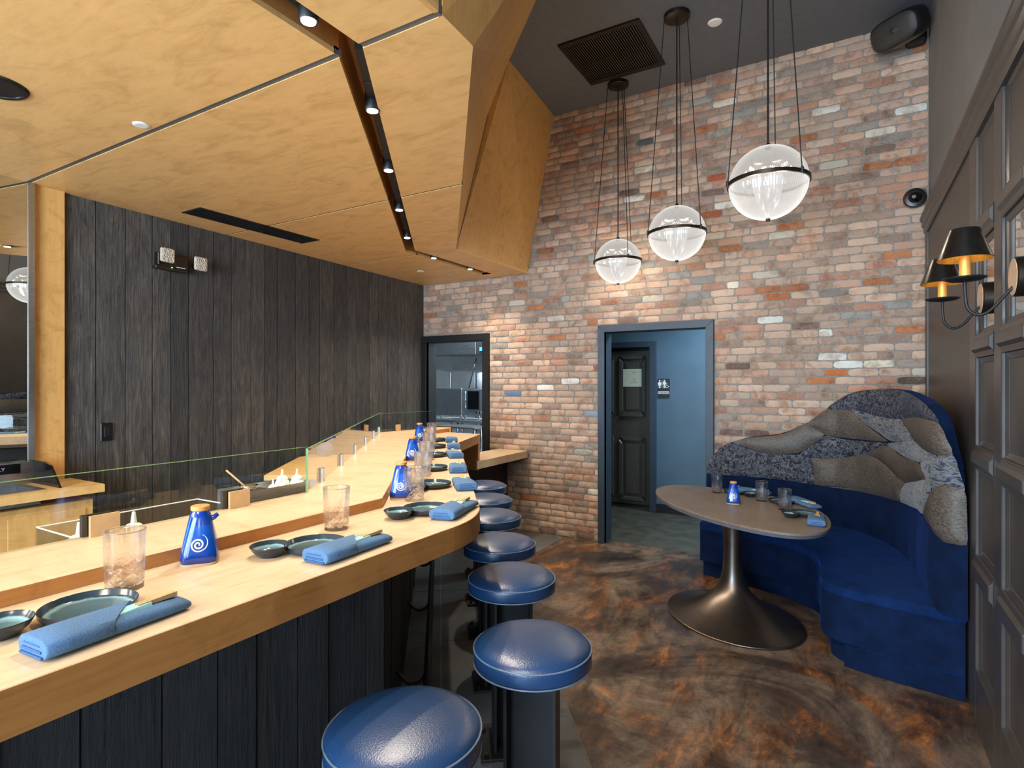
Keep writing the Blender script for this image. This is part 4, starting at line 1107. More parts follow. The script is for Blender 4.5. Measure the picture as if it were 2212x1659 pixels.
# tall cut glass
gl0 = empty('cut_glass_tumbler', (0, 0, 0))
hh = .138; ro = .0385; ro2 = .044
vs = []; fs = []; n = 64; prof = []
def rad(a, z):
    base = ro + (ro2 - ro) * z / hh
    if z < .068:
        k = 7
        u = (a * k / (2 * math.pi) + z / .030) % 1; v = (a * k / (2 * math.pi) - z / .030) % 1
        g_ = min(abs(u - .5), abs(v - .5)) * 2
        return base + .0006 - .0034 * (1 - min(1, g_ * 3.4)) * (1 if z > .008 else .3)
    if z < .105:
        u = (a * 8 / (2 * math.pi)) % 1
        return base - .0018 * max(0, 1 - abs(u - .5) * 7) * (1 - (z - .068) / .037)
    return base
zs = [0, .002] + [.002 + .066 * i / 22 for i in range(1, 23)] + [.075, .085, .095, .105, .12, hh - .001, hh]
m = MB(); 
for z in zs:
    for k in range(n): a = 2 * math.pi * k / n; r = rad(a, z); vs.append((r * math.cos(a), r * math.sin(a), z))
for z in (hh, .07, .016, .012):
    r = ro - .0035 + (ro2 - ro) * z / hh if z > .013 else .012
    for k in range(n): a = 2 * math.pi * k / n; vs.append((r * math.cos(a), r * math.sin(a), z))
q = len(zs) + 4
fs = [(i * n + k, i * n + (k + 1) % n, (i + 1) * n + (k + 1) % n, (i + 1) * n + k) for i in range(q - 1) for k in range(n)] + [list(range(n))[::-1], [(q - 1) * n + k for k in range(n)]]
m.add(vs, fs); m.build('glass_body', M['cutglass'], gl0, auto=25)
m = MB(); m.tube([((ro2 - .0015) * math.cos(a), (ro2 - .0015) * math.sin(a), hh) for a in [2 * math.pi * k / 40 for k in range(40)]], .0016, 6, closed=True); m.build('rim', M['cutglass'], gl0, smooth=True)

# soy bottle
sb0 = empty('soy_sauce_bottle', (0, 0, 0))
def sq(h, p, n=48): return [(h * math.copysign(abs(math.cos(2 * math.pi * k / n)) ** (2 / p), math.cos(2 * math.pi * k / n)), h * math.copysign(abs(math.sin(2 * math.pi * k / n)) ** (2 / p), math.sin(2 * math.pi * k / n))) for k in range(n)]
lev = [(.0055, .0405, 4), (.010, .0425, 4), (.03, .0405, 3.8), (.06, .035, 3.2), (.09, .0285, 2.6), (.108, .0245, 2.2), (.118, .022, 2), (.124, .0185, 2)]
def hp(z):
    for (z0, h0, p0), (z1, h1, p1) in zip(lev, lev[1:]):
        if z <= z1: t = max(0, (z - z0) / (z1 - z0)); return h0 + (h1 - h0) * t, p0 + (p1 - p0) * t
    return lev[-1][1:]
def loft(mb, levels, n=48):
    vs = []
    for z, h, p in levels: vs += [(a, b, z) for a, b in sq(h, p, n)]
    q = len(levels); mb.add(vs, [(i * n + k, i * n + (k + 1) % n, (i + 1) * n + (k + 1) % n, (i + 1) * n + k) for i in range(q - 1) for k in range(n)] + [list(range(n))[::-1], [(q - 1) * n + k for k in range(n)]])
m = MB(); loft(m, [(z, *hp(z)) for z in [.0055 + (.124 - .0055) * i / 16 for i in range(17)]]); m.build('body', M['cobalt'], sb0, auto=50)
m = MB(); loft(m, [(0, .0385, 4), (.0055, .0415, 4)]); m.build('foot', M['cream'], sb0, auto=40)
m = MB(); m.lathe([(.0175, .124), (.021, .127), (.021, .135), (.019, .137)], n=32); m.build('lid', M['bamboo'], sb0, auto=40)
m = MB(); m.tube([(.0, .018, .102), (.0, .030, .106), (.0, .038, .113)], [.0085, .0065, .005], 12); m.build('spout', M['cobalt'], sb0, smooth=True)
def spiral(face=1):
    pts = []; zc = .050; tot = 2.35 * 2 * math.pi
    for i in range(60):
        t = i / 59; a = -1.0 + tot * t; r = .0016 + .0165 * t + (.006 * max(0, t - .85) / .15)
        y = r * math.cos(a) ; z = zc + r * math.sin(a)
        h, p = hp(z); x = h * (1 - min(.98, abs(y) / h) ** p) ** (1 / p)
        pts.append((x * 1.004, y, z))
    return pts
sp_pts = spiral(); rr = [.0012 + .0012 * math.sin(math.pi * min(1, i / 59 * 1.1)) ** .5 if i < 54 else .0012 * (60 - i) / 6 + .0002 for i in range(60)]
m = MB(); m.tube(sp_pts, rr, 6); m.build('spiral_mark', M['paint_white'], sb0, smooth=True)

# plate and bowl
pl0 = empty('side_plate', (0, 0, 0))
m = MB(); m.lathe([(.001, 0), (.070, 0), (.080, .004), (.0865, .013), (.0875, .0215), (.0862, .0225)], n=64, cap=False); m.build('rim_wall', M['dark_glaze'], pl0, auto=45)
m = MB(); m.lathe([(.0862, .0225), (.0845, .0215), (.0825, .010), (.078, .0072), (.001, .0070)], n=64, cap=False); m.build('glazed_well', M['teal'], pl0, smooth=True)
bo0 = empty('sauce_bowl', (0, 0, 0))
m = MB(); m.lathe([(.001, 0), (.029, 0), (.033, .004), (.047, .018), (.0535, .030), (.0525, .0315)], n=56, cap=False); m.build('outer_bowl', M['dark_glaze'], bo0, auto=45)
m = MB(); m.lathe([(.0525, .0315), (.050, .0285), (.040, .014), (.027, .007), (.001, .0055)], n=56, cap=False); m.build('glazed_inside', M['teal_bowl'], bo0, smooth=True)

# rolled napkin with chopsticks: local x along, room side towards -y
nk0 = empty('napkin_roll', (0, 0, 0))
def flat_ring(x, w_, h, z0, skew=0, p=3.2, n=20):
    out = []
    for k in range(n):
        a = 2 * math.pi * k / n; ca, sa = math.cos(a), math.sin(a)
        y = w_ * math.copysign(abs(ca) ** (2 / p), ca); z = z0 + h * math.copysign(abs(sa) ** (2 / p), sa)
        out.append((x + skew * y, y, max(0, z)))
    return out
def loftx(mb, rings, n=20, cap=True):
    vs = [p for r in rings for p in r]; q = len(rings)
    mb.add(vs, [(i * n + k, i * n + (k + 1) % n, (i + 1) * n + (k + 1) % n, (i + 1) * n + k) for i in range(q - 1) for k in range(n)] + ([list(range(n))[::-1], [(q - 1) * n + k for k in range(n)]] if cap else []))
m = MB(); loftx(m, [flat_ring(-.125, .040, .010, .012), flat_ring(-.12, .044, .012, .0125), flat_ring(-.02, .045, .012, .0125), flat_ring(.08, .045, .0105, .011), flat_ring(.128, .043, .009, .0098), flat_ring(.134, .040, .006, .009)]); m.build('folded_roll', M['linen'], nk0, auto=50)
m = MB(); loftx(m, [flat_ring(-.134, .045, .0135, .0150), flat_ring(-.131, .0475, .0148, .0156), flat_ring(-.08, .0485, .0150, .0155, .25), flat_ring(-.03, .0485, .0142, .0150, .7), flat_ring(.018, .0480, .0135, .0142, .95), flat_ring(.019, .0465, .0118, .0135, .95)], cap=True); m.build('wrap', M['linen'], nk0, auto=50)
m = MB()
for k_, (z0, z1) in enumerate(((.004, .0075), (.011, .0145), (.0185, .0215))):
    m.box(-.1385 + .0015 * k_, -.128, -.036 + .006 * k_, .036 - .004 * k_, z0, z1)
m.build('fold_edge', M['linen2'], nk0, bevel=.0012)
m = MB(); m.hull8([(.0, -.020, .0205), (.066, -.017, .0205), (.066, .012, .0205), (.0, .016, .0205)], [(.0, -.018, .0255), (.066, -.014, .0265), (.066, .009, .0265), (.0, .014, .0255)]); m.build('paper_sleeve', M['teal_paper'], nk0)
for yy in (-.0075, .0005):
    m = MB(); m.hull8([(.04, yy - .003, .0225), (.04, yy + .003, .0225), (.04, yy + .003, .028), (.04, yy - .003, .028)], [(.122, yy - .0038, .0225), (.122, yy + .0038, .0225), (.122, yy + .0038, .030), (.122, yy - .0038, .030)]); m.build('chopstick', M['stick'], nk0)

used = {}
def put(proto, x, y, z, rz, label, cat, group):
    if proto.name not in used: used[proto.name] = 1; o = proto
    else: o = copy_tree(proto)
    o.location = (x, y, z); o.rotation_euler = (0, 0, rz)
    if proto.name == 'napkin_roll': o.scale = (1, 1.04, 1.28)
    if proto.name == 'soy_sauce_bottle': o.scale = (1.12, 1.12, 1.12)
    return tag(o, label, cat, group)
ORD = ['nearest the camera', 'second from the camera', 'third, at the bar bend', 'fourth, first past the bend', 'fifth from the camera', 'sixth from the camera', 'seventh from the camera', 'eighth and farthest']
NK = [(-1.248, .575, R(90 + 4)), (-1.240, 1.190, R(90 + 2)), (-1.275, 1.750, R(90 + 14)), (-1.575, 2.225, DA + R(4)), (-1.900, 2.630, DA - R(2)), (-2.285, 3.117, DA + R(6)), (-2.60, 3.540, DA), (-2.91, 3.935, DA - R(3))]
PT = [(-1.380, .590), (-1.345, 1.155), (-1.375, 1.700), (-1.690, 2.135), (-2.025, 2.555), (-2.395, 3.035), (-2.715, 3.455), (-3.02, 3.865)]
BO = [(-1.400, .448), (-1.405, 1.045), (-1.398, 1.572), (-1.690, 2.010), (-1.975, 2.40), (-2.33, 2.88), (-2.66, 3.31), (-2.97, 3.74)]
GLS = [(-1.478, .705), (-1.478, 1.355), (-1.560, 1.85), (-1.86, 2.27), (-2.18, 2.69), (-2.55, 3.18), (-2.87, 3.60), (-3.19, 4.02)]
GLS = [(x + .0, y) for x, y in GLS]
for i in range(8):
    put(nk0, *NK[i][:2], ZC, NK[i][2], f'blue linen napkin roll with chopsticks on the bar, {ORD[i]}', 'napkin', 'napkin rolls on the bar')
    put(pl0, *PT[i], ZC, random.uniform(0, 6), f'dark rimmed teal glazed plate on the bar, {ORD[i]}', 'plate', 'teal plates on the bar')
    put(bo0, *BO[i], ZC, random.uniform(0, 6), f'small teal glazed sauce bowl on the bar, {ORD[i]}', 'bowl', 'sauce bowls on the bar')
    put(gl0, *GLS[i], ZC, random.uniform(0, 6), f'cut-glass tumbler on the bar, {ORD[i]}', 'glass', 'cut-glass tumblers on the bar')
SB = [(-1.522, .915, R(-38)), (-1.64, 1.86, R(-52)), (-2.375, 2.80, R(-52)), (-3.13, 3.78, R(-48))]
for i, (x, y, a) in enumerate(SB):
    nlab = ('nearest the camera', 'second, at the shelf corner', 'third along the bar', 'farthest along the bar')[i]
    put(sb0, x, y, ZC if i != 1 else ZC, a, f'cobalt blue soy sauce bottle with white spiral on the bar, {nlab}', 'sauce bottle', 'blue soy bottles on the bar')

# ================================================================== STOOLS
st0 = empty('bar_stool', (0, 0, 0))
m = MB(); m.lathe([(.001, .700), (.180, .700), (.190, .704), (.1945, .715), (.1950, .745), (.1925, .755), (.180, .768), (.150, .779), (.10, .786), (.05, .789), (.001, .790)], n=64); m.build('seat', M['vinyl'], st0, smooth=True)
for z, r in ((.7535, .1945), (.7045, .1935)):
    m = MB(); m.tube([(r * math.cos(a), r * math.sin(a), z) for a in [2 * math.pi * k / 64 for k in range(64)]], .0028, 8, closed=True); m.build('piping', M['piping'], st0, smooth=True)
m = MB(); m.lathe([(.001, .685), (.15, .685), (.15, .700)], n=32); m.build('seat_plate', M['black'], st0)
m = MB(); m.box(-.075, .075, -.004, .004, .012, .685); m.build('web', M['black'], st0)
for s_ in (-1, 1):
    m = MB(); m.box(s_ * .079 - .005, s_ * .079 + .005, -.072, .072, .012, .685); m.build('flange', M['black'], st0)
m = MB(); m.box(-.145, .145, -.115, .115, 0.0045, .018); m.build('base_plate', M['black'], st0, bevel=.002)
for sx in (-1, 1):
    for sy in (-1, 1):
        m = MB(); m.lathe([(.014, .018), (.014, .021), (.009, .021), (.009, .032), (.007, .034)], (sx * .12, sy * .092, 0), 6); m.build('bolt', M['chrome'] if 0 else M['bronze'], st0)
STL = [((-.965, 1.105), R(0)), ((-.905, 1.672), R(20)), ((-1.305, 2.215), DA), ((-1.640, 2.655), DA), ((-2.02, 3.165), DA), ((-2.345, 3.605), DA), ((-2.685, 4.085), DA)]
SO = ['nearest, cut by the bottom edge', 'second from the camera', 'third from the camera', 'fourth from the camera', 'fifth from the camera', 'sixth from the camera', 'farthest from the camera']
for i, ((x, y), a) in enumerate(STL):
    put(st0, x, y, 0, a + (R(90) if i > 1 else 0), f'round blue vinyl bar stool on steel post, {SO[i]}', 'bar stool', 'blue bar stools along the bar')

# ================================================================== DINING TABLE
TZ = .78
TT = [(-1.30, 4.42), (-1.335, 4.60), (-1.285, 4.77), (-1.13, 4.85), (-.92, 4.83), (-.70, 4.78), (-.45, 4.66), (-.26, 4.47), (-.14, 4.22), (-.095, 3.95), (-.12, 3.73), (-.22, 3.60), (-.38, 3.575), (-.60, 3.655), (-.84, 3.81), (-1.06, 4.02), (-1.20, 4.22)]
tb = empty('dining_table', (-.70, 4.20, 0), label='pebble-shaped grey table on a flared bronze pedestal by the blue banquette', cat='table'); bpy.context.view_layer.update()
P = smooth(TT, 6, True)
m = MB(); m.prism(P, TZ - .016, TZ); kid(m.build('tabletop', M['ttop'], bevel=.002), tb)
c = (-.70, 4.2); P2_ = [(c[0] + (x - c[0]) * .985, c[1] + (y - c[1]) * .985) for x, y in P]
m = MB(); m.hull8([(x, y, TZ - .034) for x, y in P2_], [(x, y, TZ - .016) for x, y in P]); kid(m.build('tabletop_edge', M['tedge']), tb)
m = MB(); prof = [(.455, 0.001), (.456, .012), (.43, .020), (.35, .045), (.26, .082), (.18, .13), (.125, .18), (.092, .235), (.072, .30), (.063, .38), (.060, .47), (.062, .56), (.070, .64), (.085, .70), (.105, .745)]
prof2 = smooth([(a, b) for a, b in prof], 3)
vs = []; n = 72
for r, z in prof2:
    k_ = max(0, min(1, (r - .10) / .35))
    for k in range(n):
        a = 2 * math.pi * k / n; ex = 1 + .12 * k_; ey = 1 - .10 * k_
        x, y = r * ex * math.cos(a), r * ey * math.sin(a); ca, sa = math.cos(R(-45)), math.sin(R(-45))
        vs.append((-.70 + x * ca - y * sa, 4.215 + x * sa + y * ca, z))
q = len(prof2); m.add(vs, [(i * n + k, i * n + (k + 1) % n, (i + 1) * n + (k + 1) % n, (i + 1) * n + k) for i in range(q - 1) for k in range(n)] + [list(range(n))[::-1], [(q - 1) * n + k for k in range(n)]])
kid(m.build('pedestal', M['pedestal'], smooth=True), tb)

def tput(proto, x, y, rz, label, cat, group): 
    o = copy_tree(proto); o.location = (x, y, TZ); o.rotation_euler = (0, 0, rz); return tag(o, label, cat, group)
tput(gl0, -.885, 4.635, 0, 'cut-glass tumbler on the grey table, farthest left, by the blue bottle', 'glass', 'tumblers on the grey table')
tput(gl0, -.545, 4.475, 0, 'cut-glass tumbler on the grey table, middle of the three', 'glass', 'tumblers on the grey table')
tput(gl0, -.372, 4.225, 0, 'cut-glass tumbler on the grey table, nearest, beside the front plate', 'glass', 'tumblers on the grey table')
tput(sb0, -.705, 4.275, R(-80), 'cobalt blue soy sauce bottle with white spiral standing on the grey table', 'sauce bottle', None)
tput(pl0, -.755, 4.68, 1, 'dark teal plate on the grey table, behind the blue bottle', 'plate', 'plates on the grey table')
tput(bo0, -.640, 4.600, 1, 'small dark sauce bowl on the grey table, right of the rear plate', 'bowl', 'bowls on the grey table')
tput(nk0, -.645, 4.735, R(-8), 'blue napkin roll at the back rim of the grey table, behind the rear plate', 'napkin', 'napkins on the grey table')
tput(pl0, -.415, 4.475, 1, 'dark teal plate on the grey table, between the middle and nearest tumblers', 'plate', 'plates on the grey table')
tput(bo0, -.395, 4.345, 2, 'small dark sauce bowl on the grey table, behind the nearest tumbler', 'bowl', 'bowls on the grey table')
tput(nk0, -.275, 4.465, R(-52), 'blue napkin roll on the right rim of the grey table, pointing into the banquette', 'napkin', 'napkins on the grey table')
tput(pl0, -.250, 4.115, 2, 'dark teal plate on the grey table, nearest, right of the front tumbler', 'plate', 'plates on the grey table')
tput(bo0, -.320, 4.010, 2, 'small dark sauce bowl on the grey table, overlapping the nearest plate in view', 'bowl', 'bowls on the grey table')
tput(nk0, -.172, 3.955, R(92), 'blue napkin roll on the grey table, nearest, at the right end', 'napkin', 'napkins on the grey table')

# ================================================================== BANQUETTE
bq = empty('banquette', (0, 4.6, 0), label='curved royal blue velvet banquette with a mountain-shaped patchwork back', cat='banquette'); bpy.context.view_layer.update()
FP = smooth([(-1.09, 4.985), (-.98, 4.95), (-.80, 4.89), (-.60, 4.82), (-.42, 4.735), (-.28, 4.62), (-.20, 4.47), (-.165, 4.28), (-.158, 4.08), (-.145, 3.93), (-.085, 3.835), (.02, 3.785), (.14, 3.752), (.32, 3.715), (.51, 3.68)], 5)
WP = [(.512, 5.50), (-1.09, 5.50)]
m = MB(); m.prism(FP + WP, .13, .398); kid(m.build('base', M['velvet'], bevel=.006, seg=2), bq)
def inset(P, d):
    out = []
    for i, p in enumerate(P):
        a = P[max(0, i - 1)]; b = P[min(len(P) - 1, i + 1)]; l = math.hypot(b[0] - a[0], b[1] - a[1]); out.append((p[0] - (b[1] - a[1]) / l * d, p[1] + (b[0] - a[0]) / l * d))
    return out
n_ = len(FP); PI_ = inset(FP, .055); PP = [(a if a[0] > -.03 and a[1] < 4 else b) for i, (a, b) in enumerate(zip(FP, PI_))]
PP = [p for p in PP if p[0] < .52]
m = MB(); m.prism(PP + WP, 0.001, .128); kid(m.build('plinth', M['velvet'], bevel=.004), bq)
# seat cushion, slightly crowned
from mathutils import Vector as V_
def pad_mesh(poly, spacing, hfun, mapf, thick=.0):
    """grid inside a 2-D outline, raised by hfun(distance to the edge)"""
    n = len(poly); xs = [p[0] for p in poly]; ys = [p[1] for p in poly]
    def inside(x, y):
        c = False; j = n - 1
        for i in range(n):
            if (ys[i] > y) != (ys[j] > y) and x < (xs[j] - xs[i]) * (y - ys[i]) / (ys[j] - ys[i]) + xs[i]: c = not c
            j = i
        return c
    def dedge(x, y):
        b = 9
        for i in range(n):
            ax, ay = poly[i]; bx_, by_ = poly[(i + 1) % n]; dx, dy = bx_ - ax, by_ - ay; L2 = dx * dx + dy * dy or 1e-9
            t = max(0, min(1, ((x - ax) * dx + (y - ay) * dy) / L2)); b = min(b, math.hypot(x - ax - dx * t, y - ay - dy * t))
        return b
    dense = []
    for i in range(n):
        a, b = poly[i], poly[(i + 1) % n]; k = max(1, int(math.hypot(b[0] - a[0], b[1] - a[1]) / spacing))
        dense += [(a[0] + (b[0] - a[0]) * t / k, a[1] + (b[1] - a[1]) * t / k) for t in range(k)]
    pts = [V_(p) for p in dense]; nb = len(pts); hs = [0.0] * nb
    for off in (.28, .65):     # extra ring close to the edge for a round shoulder
        pass
    x = min(xs) + spacing / 2
    while x < max(xs):
        y = min(ys) + spacing / 2
        while y < max(ys):
            if inside(x, y):
                d_ = dedge(x, y)
                if d_ > spacing * .35: pts.append(V_((x, y))); hs.append(hfun(d_))
            y += spacing
        x += spacing
    res = delaunay_2d_cdt(pts, [(i, (i + 1) % nb) for i in range(nb)], [list(range(nb))], 1, 1e-5)
    vv, ff, ov = res[0], res[2], res[3]
    V = []; 
    for p, o in zip(vv, ov):
        h = hs[o[0]] if o else 0.0
        V.append(mapf(p[0], p[1], h))
    mb = MB(); mb.add(V, [list(f) for f in ff])
    mb.nb = nb; return mb, dense
SP = FP + [(.512, 5.45), (-1.09, 5.45)]
mb, dn = pad_mesh(SP, .055, lambda d_: .030 * (1 - math.exp(-d_ / .05)) + .006 * min(1, d_ / .3), lambda x, y, h: (x, y, .450 + h))
mb.prism(SP, .401, .4502); kid(mb.build('seat_cushion', M['velvet_top'], auto=70), bq)
m = MB(); m.tube([(x, y, .400) for x, y in inset(FP, -.002)], .004, 6); kid(m.build('seam_piping', M['velvet_top'], smooth=True), bq)
m = MB(); m.tube([(x, y, .131) for x, y in inset(FP, -.001)[int(n_ * .80):]], .003, 6); kid(m.build('seam_piping', M['velvet_top'], smooth=True), bq)

def cpos(s, off=0.0):
    s = max(0, min(CS[-1] - 1e-6, s))
    for i in range(len(CS) - 1):
        if s <= CS[i + 1]:
            t = (s - CS[i]) / (CS[i + 1] - CS[i]); a, b = CC[i], CC[i + 1]; x, y = a[0] + (b[0] - a[0]) * t, a[1] + (b[1] - a[1]) * t
            na, nb_ = CN[i], CN[i + 1]; nx, ny = na[0] + (nb_[0] - na[0]) * t, na[1] + (nb_[1] - na[1]) * t; l = math.hypot(nx, ny) or 1
            return (x + nx / l * off, y + ny / l * off)
CC = [tuple(p) for p in CURVE]; CS = [0]
for a, b in zip(CC, CC[1:]): CS.append(CS[-1] + math.dist(a, b))
sc_ = CS[-1] / CURVE_LEN
CN = []
for i in range(len(CC)):
    a = CC[max(0, i - 1)]; b = CC[min(len(CC) - 1, i + 1)]; l = math.dist(a, b); CN.append(((b[1] - a[1]) / l, -(b[0] - a[0]) / l))
def crest(s):
    for (a, za), (b, zb) in zip(CREST, CREST[1:]):
        if a <= s <= b: return za + (zb - za) * (s - a) / max(1e-6, b - a)
    return CREST[0][1] if s < CREST[0][0] else CREST[-1][1]
# backrest body: front skin, crest and back
NS = 110; NZ = 10; vs = []; fs = []
ss = [CURVE_LEN * i / NS for i in range(NS + 1)]
for s in ss:
    zt = crest(s) - .004
    x, y = cpos(s * sc_, -.010); n2 = cpos(s * sc_, -.075)
    bx_, by_ = min(.51, n2[0]), min(5.505, n2[1])
    col_ = []
    for j in range(NZ + 1):
        z = .44 + (zt - .44) * j / NZ; bul = .012 * math.sin(math.pi * min(1, max(0, (z - .44) / (.40)))) if z < .84 else 0
        q = cpos(s * sc_, -.010 + bul); col_.append((q[0], q[1], z))
    col_ += [((x + bx_) / 2, (y + by_) / 2, zt + .008), (bx_, by_, zt), (bx_, by_, .44)]
    vs += col_
K = NZ + 4
fs = [(i * K + j, (i + 1) * K + j, (i + 1) * K + j + 1, i * K + j + 1) for i in range(NS) for j in range(K - 1)]
fs += [list(range(K)), [NS * K + j for j in range(K)][::-1]]
m = MB(); m.add(vs, fs); kid(m.build('backrest', M['velvet'], auto=60), bq)
for kind, outline in PADS:
    o2 = smooth([tuple(p) for p in outline], 2, True)
    # keep seams: no double points
    q2 = [o2[0]]
    for p in o2[1:]:
        if math.dist(p, q2[-1]) > .006: q2.append(p)
    try:
        mb, dn = pad_mesh(q2, .028, lambda d_: .024 * (1 - math.exp(-d_ / .028)), lambda s, z, h: (*cpos(s * sc_, -.004 + h), z))
    except Exception as ex:
        continue
    o = kid(mb.build('pad', M[kind], auto=80), bq)
    o['label'] = {'floral': 'dark mottled velvet pad', 'stripe': 'blue and white marbled fur pad', 'tan': 'grey tan grained leather pad'}[kind]

# ================================================================== INSIDE THE BAR
# sink cabinet against the mirror wall
sk = empty('sink_cabinet', (-4.0, 1.0, 0), label='maple-topped hand sink cabinet under the mirror behind the glass guard', cat='cabinet'); bpy.context.view_layer.update()
m = MB(); m.box(-4.21, -3.84, .96, 1.66, .002, .945); kid(m.build('body', M['fascia'], bevel=.002), sk)
for (x0, x1, y0, y1) in ((-4.215, -4.19, .95, 1.70), (-3.87, -3.79, .95, 1.70), (-4.19, -3.87, 1.42, 1.70), (-4.19, -3.87, .95, .99)):
    m = MB(); m.box(x0, x1, y0, y1, .985, 1.03); kid(m.build('worktop', M['soffit']), sk)
m = MB(); m.box(-3.838, -3.832, 1.26, 1.62, .16, .90); kid(m.build('door', M['fascia'], bevel=.002), sk)
m = MB(); m.box(-4.19, -3.87, .99, 1.42, .955, .96); m.box(-4.19, -4.185, .99, 1.42, .96, 1.028); m.box(-3.875, -3.87, .99, 1.42, .96, 1.028); m.box(-4.19, -3.87, 1.415, 1.42, .96, 1.028)
m.box(-4.20, -4.17, .98, 1.44, 1.030, 1.036); m.box(-3.89, -3.86, .98, 1.44, 1.030, 1.036); m.box(-4.17, -3.89, 1.40, 1.44, 1.030, 1.036); kid(m.build('sink_basin', M['steel']), sk)
m = MB(); m.add([(-4.212, 1.50, 1.031), (-3.855, 1.50, 1.031), (-3.975, 1.50, 1.15), (-4.06, 1.50, 1.165), (-4.212, 1.50, 1.165), (-4.212, 1.512, 1.031), (-3.855, 1.512, 1.031), (-3.975, 1.512, 1.15), (-4.06, 1.512, 1.165), (-4.212, 1.512, 1.165)], [(0, 1, 2, 3, 4), (9, 8, 7, 6, 5), (0, 5, 6, 1), (1, 6, 7, 2), (2, 7, 8, 3), (3, 8, 9, 4), (4, 9, 5, 0)]); kid(m.build('side_splash', M['spec_black']), sk)
m = MB(); m.box(-4.213, -4.200, .96, 1.50, 1.031, 1.16); kid(m.build('back_splash', M['steel']), sk)
fc = empty('sink_faucet', (-4.13, 1.27, 1.036), label='chrome faucet on the hand sink at the left edge', cat='faucet')
m = MB(); m.lathe([(.022, 0), (.022, .01), (.013, .014), (.013, .06), (.016, .065), (.016, .085), (.006, .09)], n=20); m.build('body', M['chrome'], fc, smooth=True)
m = MB(); m.tube(smooth([(0, 0, .05), (.03, -.0, .085), (.08, 0, .09), (.12, 0, .06)], 5), .009, 10); m.build('spout', M['chrome'], fc, smooth=True)
m = MB(); m.box(-.006, .05, -.008, .008, .088, .096); m.build('lever', M['chrome'], fc, bevel=.003)
sn = empty('sink_notice', (-4.1995, 1.33, 1.125), label='small black label strip lettered ONLY on the sink back splash', cat='sign')
m = MB(); m.box(0, .003, -.20, .11, -.028, .028); m.build('plate', M['spec_black'], sn)
text('label_lettering', 'SINK ONLY', plain('lilac_lettering', (190, 186, 220), .5), .026, Matrix.Translation((.003, -.03, 0)) @ Matrix(((0, 0, 1, 0), (1, 0, 0, 0), (0, 1, 0, 0), (0, 0, 0, 1))), sn, .0006)

# squeeze bottles
sq0 = empty('squeeze_bottle', (0, 0, 0))
m = MB(); m.lathe([(.030, 0), (.034, .004), (.034, .108), (.030, .118)], n=28); m.build('bottle_body', M['white'], sq0, auto=40)
m = MB(); m.lathe([(.027, .118), (.027, .132), (.022, .136), (.016, .142), (.008, .144), (.004, .175), (.001, .176)], n=28); m.build('nozzle_cap', plain('cream_plastic_cap', (226, 230, 214), .4), sq0, auto=40)
def sqb(x, y, z, s_, lab, grp):
    o = put(sq0, x, y, z, 0, lab, 'squeeze bottle', grp); o.scale = (s_, s_, s_)
wt1 = empty('bar_back_worktop', (-2.3, 1, 0), label='stainless prep worktop hidden low behind the glass guard', cat='worktop'); bpy.context.view_layer.update()
m = MB(); m.prism([(-1.94, -1.0), (-1.94, 1.59), (-2.36, 2.14), (-2.75, 1.84), (-2.55, 1.5), (-2.55, -1.0)], .94, .975); kid(m.build('top', M['steel']), wt1)
m = MB(); m.prism([(-1.95, -1.0), (-1.95, 1.58), (-2.36, 2.12), (-2.73, 1.84), (-2.53, 1.5), (-2.53, -1.0)], .002, .939); kid(m.build('cabinet', M['steel']), wt1)
sqb(-2.07, .857, .9755, 1.22, 'white squeeze bottle behind the glass, nearest the camera in the clear bin', 'squeeze bottles behind the glass')
sqb(-2.08, 1.02, .9755, 1.22, 'white squeeze bottle behind the glass, just left of the blue soy bottle', 'squeeze bottles behind the glass')
bn = empty('clear_ingredient_bin', (-2.05, 1.05, .976), label='open clear acrylic bin with frosty rim behind the glass guard', cat='bin'); bpy.context.view_layer.update()
for b_ in ((-2.22, -1.96, .80, .805), (-2.22, -1.96, 1.32, 1.325), (-2.22, -2.215, .805, 1.32), (-1.965, -1.96, .805, 1.32)):
    m = MB(); m.box(*b_, .9755, 1.165); kid(m.build('side', M['plex']), bn)
m = MB(); m.tube([(-1.962, .802, 1.166), (-2.218, .802, 1.166), (-2.218, 1.322, 1.166), (-1.962, 1.322, 1.166)], .0025, 6); kid(m.build('rim', M['white']), bn)
ct = empty('stainless_container', (-2.38, 1.72, .976), math.radians(0), label='brushed stainless container block holding bottles, behind the glass corner', cat='container')
for b_ in ((-.10, .08, -.15, -.147), (-.10, .08, .217, .22), (-.10, -.097, -.147, .217), (.077, .08, -.147, .217)):
    m = MB(); m.box(*b_, 0, .165); m.build('side', M['steel'], ct)
m = MB(); m.box(-.097, .077, -.147, .217, .05, .054); m.build('inner_floor', M['steel'], ct)
m = MB(); m.box(-.097, .077, -.147, .02, .150, .154); m.build('tray', M['chrome'], ct)
for i, (x, y, s_, z_) in enumerate(((.03, .045, .80, 1.0305), (.03, .088, .80, 1.0305), (-.02, .135, .98, 1.0305), (.035, .178, .98, 1.0305))):
    sqb(-2.38 + x, 1.72 + y, z_, s_, ('short white squeeze bottle in the stainless block, left one of the low pair', 'short white squeeze bottle in the stainless block, right one of the low pair', 'white squeeze bottle at the right of the stainless block, rear one', 'white squeeze bottle at the right of the stainless block, front one')[i], 'squeeze bottles in the stainless block')
bw = empty('mixing_bowl', (-2.38, 1.66, 1.1305), label='small clear mixing bowl on the stainless block', cat='bowl')
m = MB(); m.lathe([(.001, 0), (.02, 0), (.036, .012), (.042, .024), (.040, .025), (.034, .014), (.001, .003)], n=30); m.build('bowl_shell', M['chrome'], bw, smooth=True)
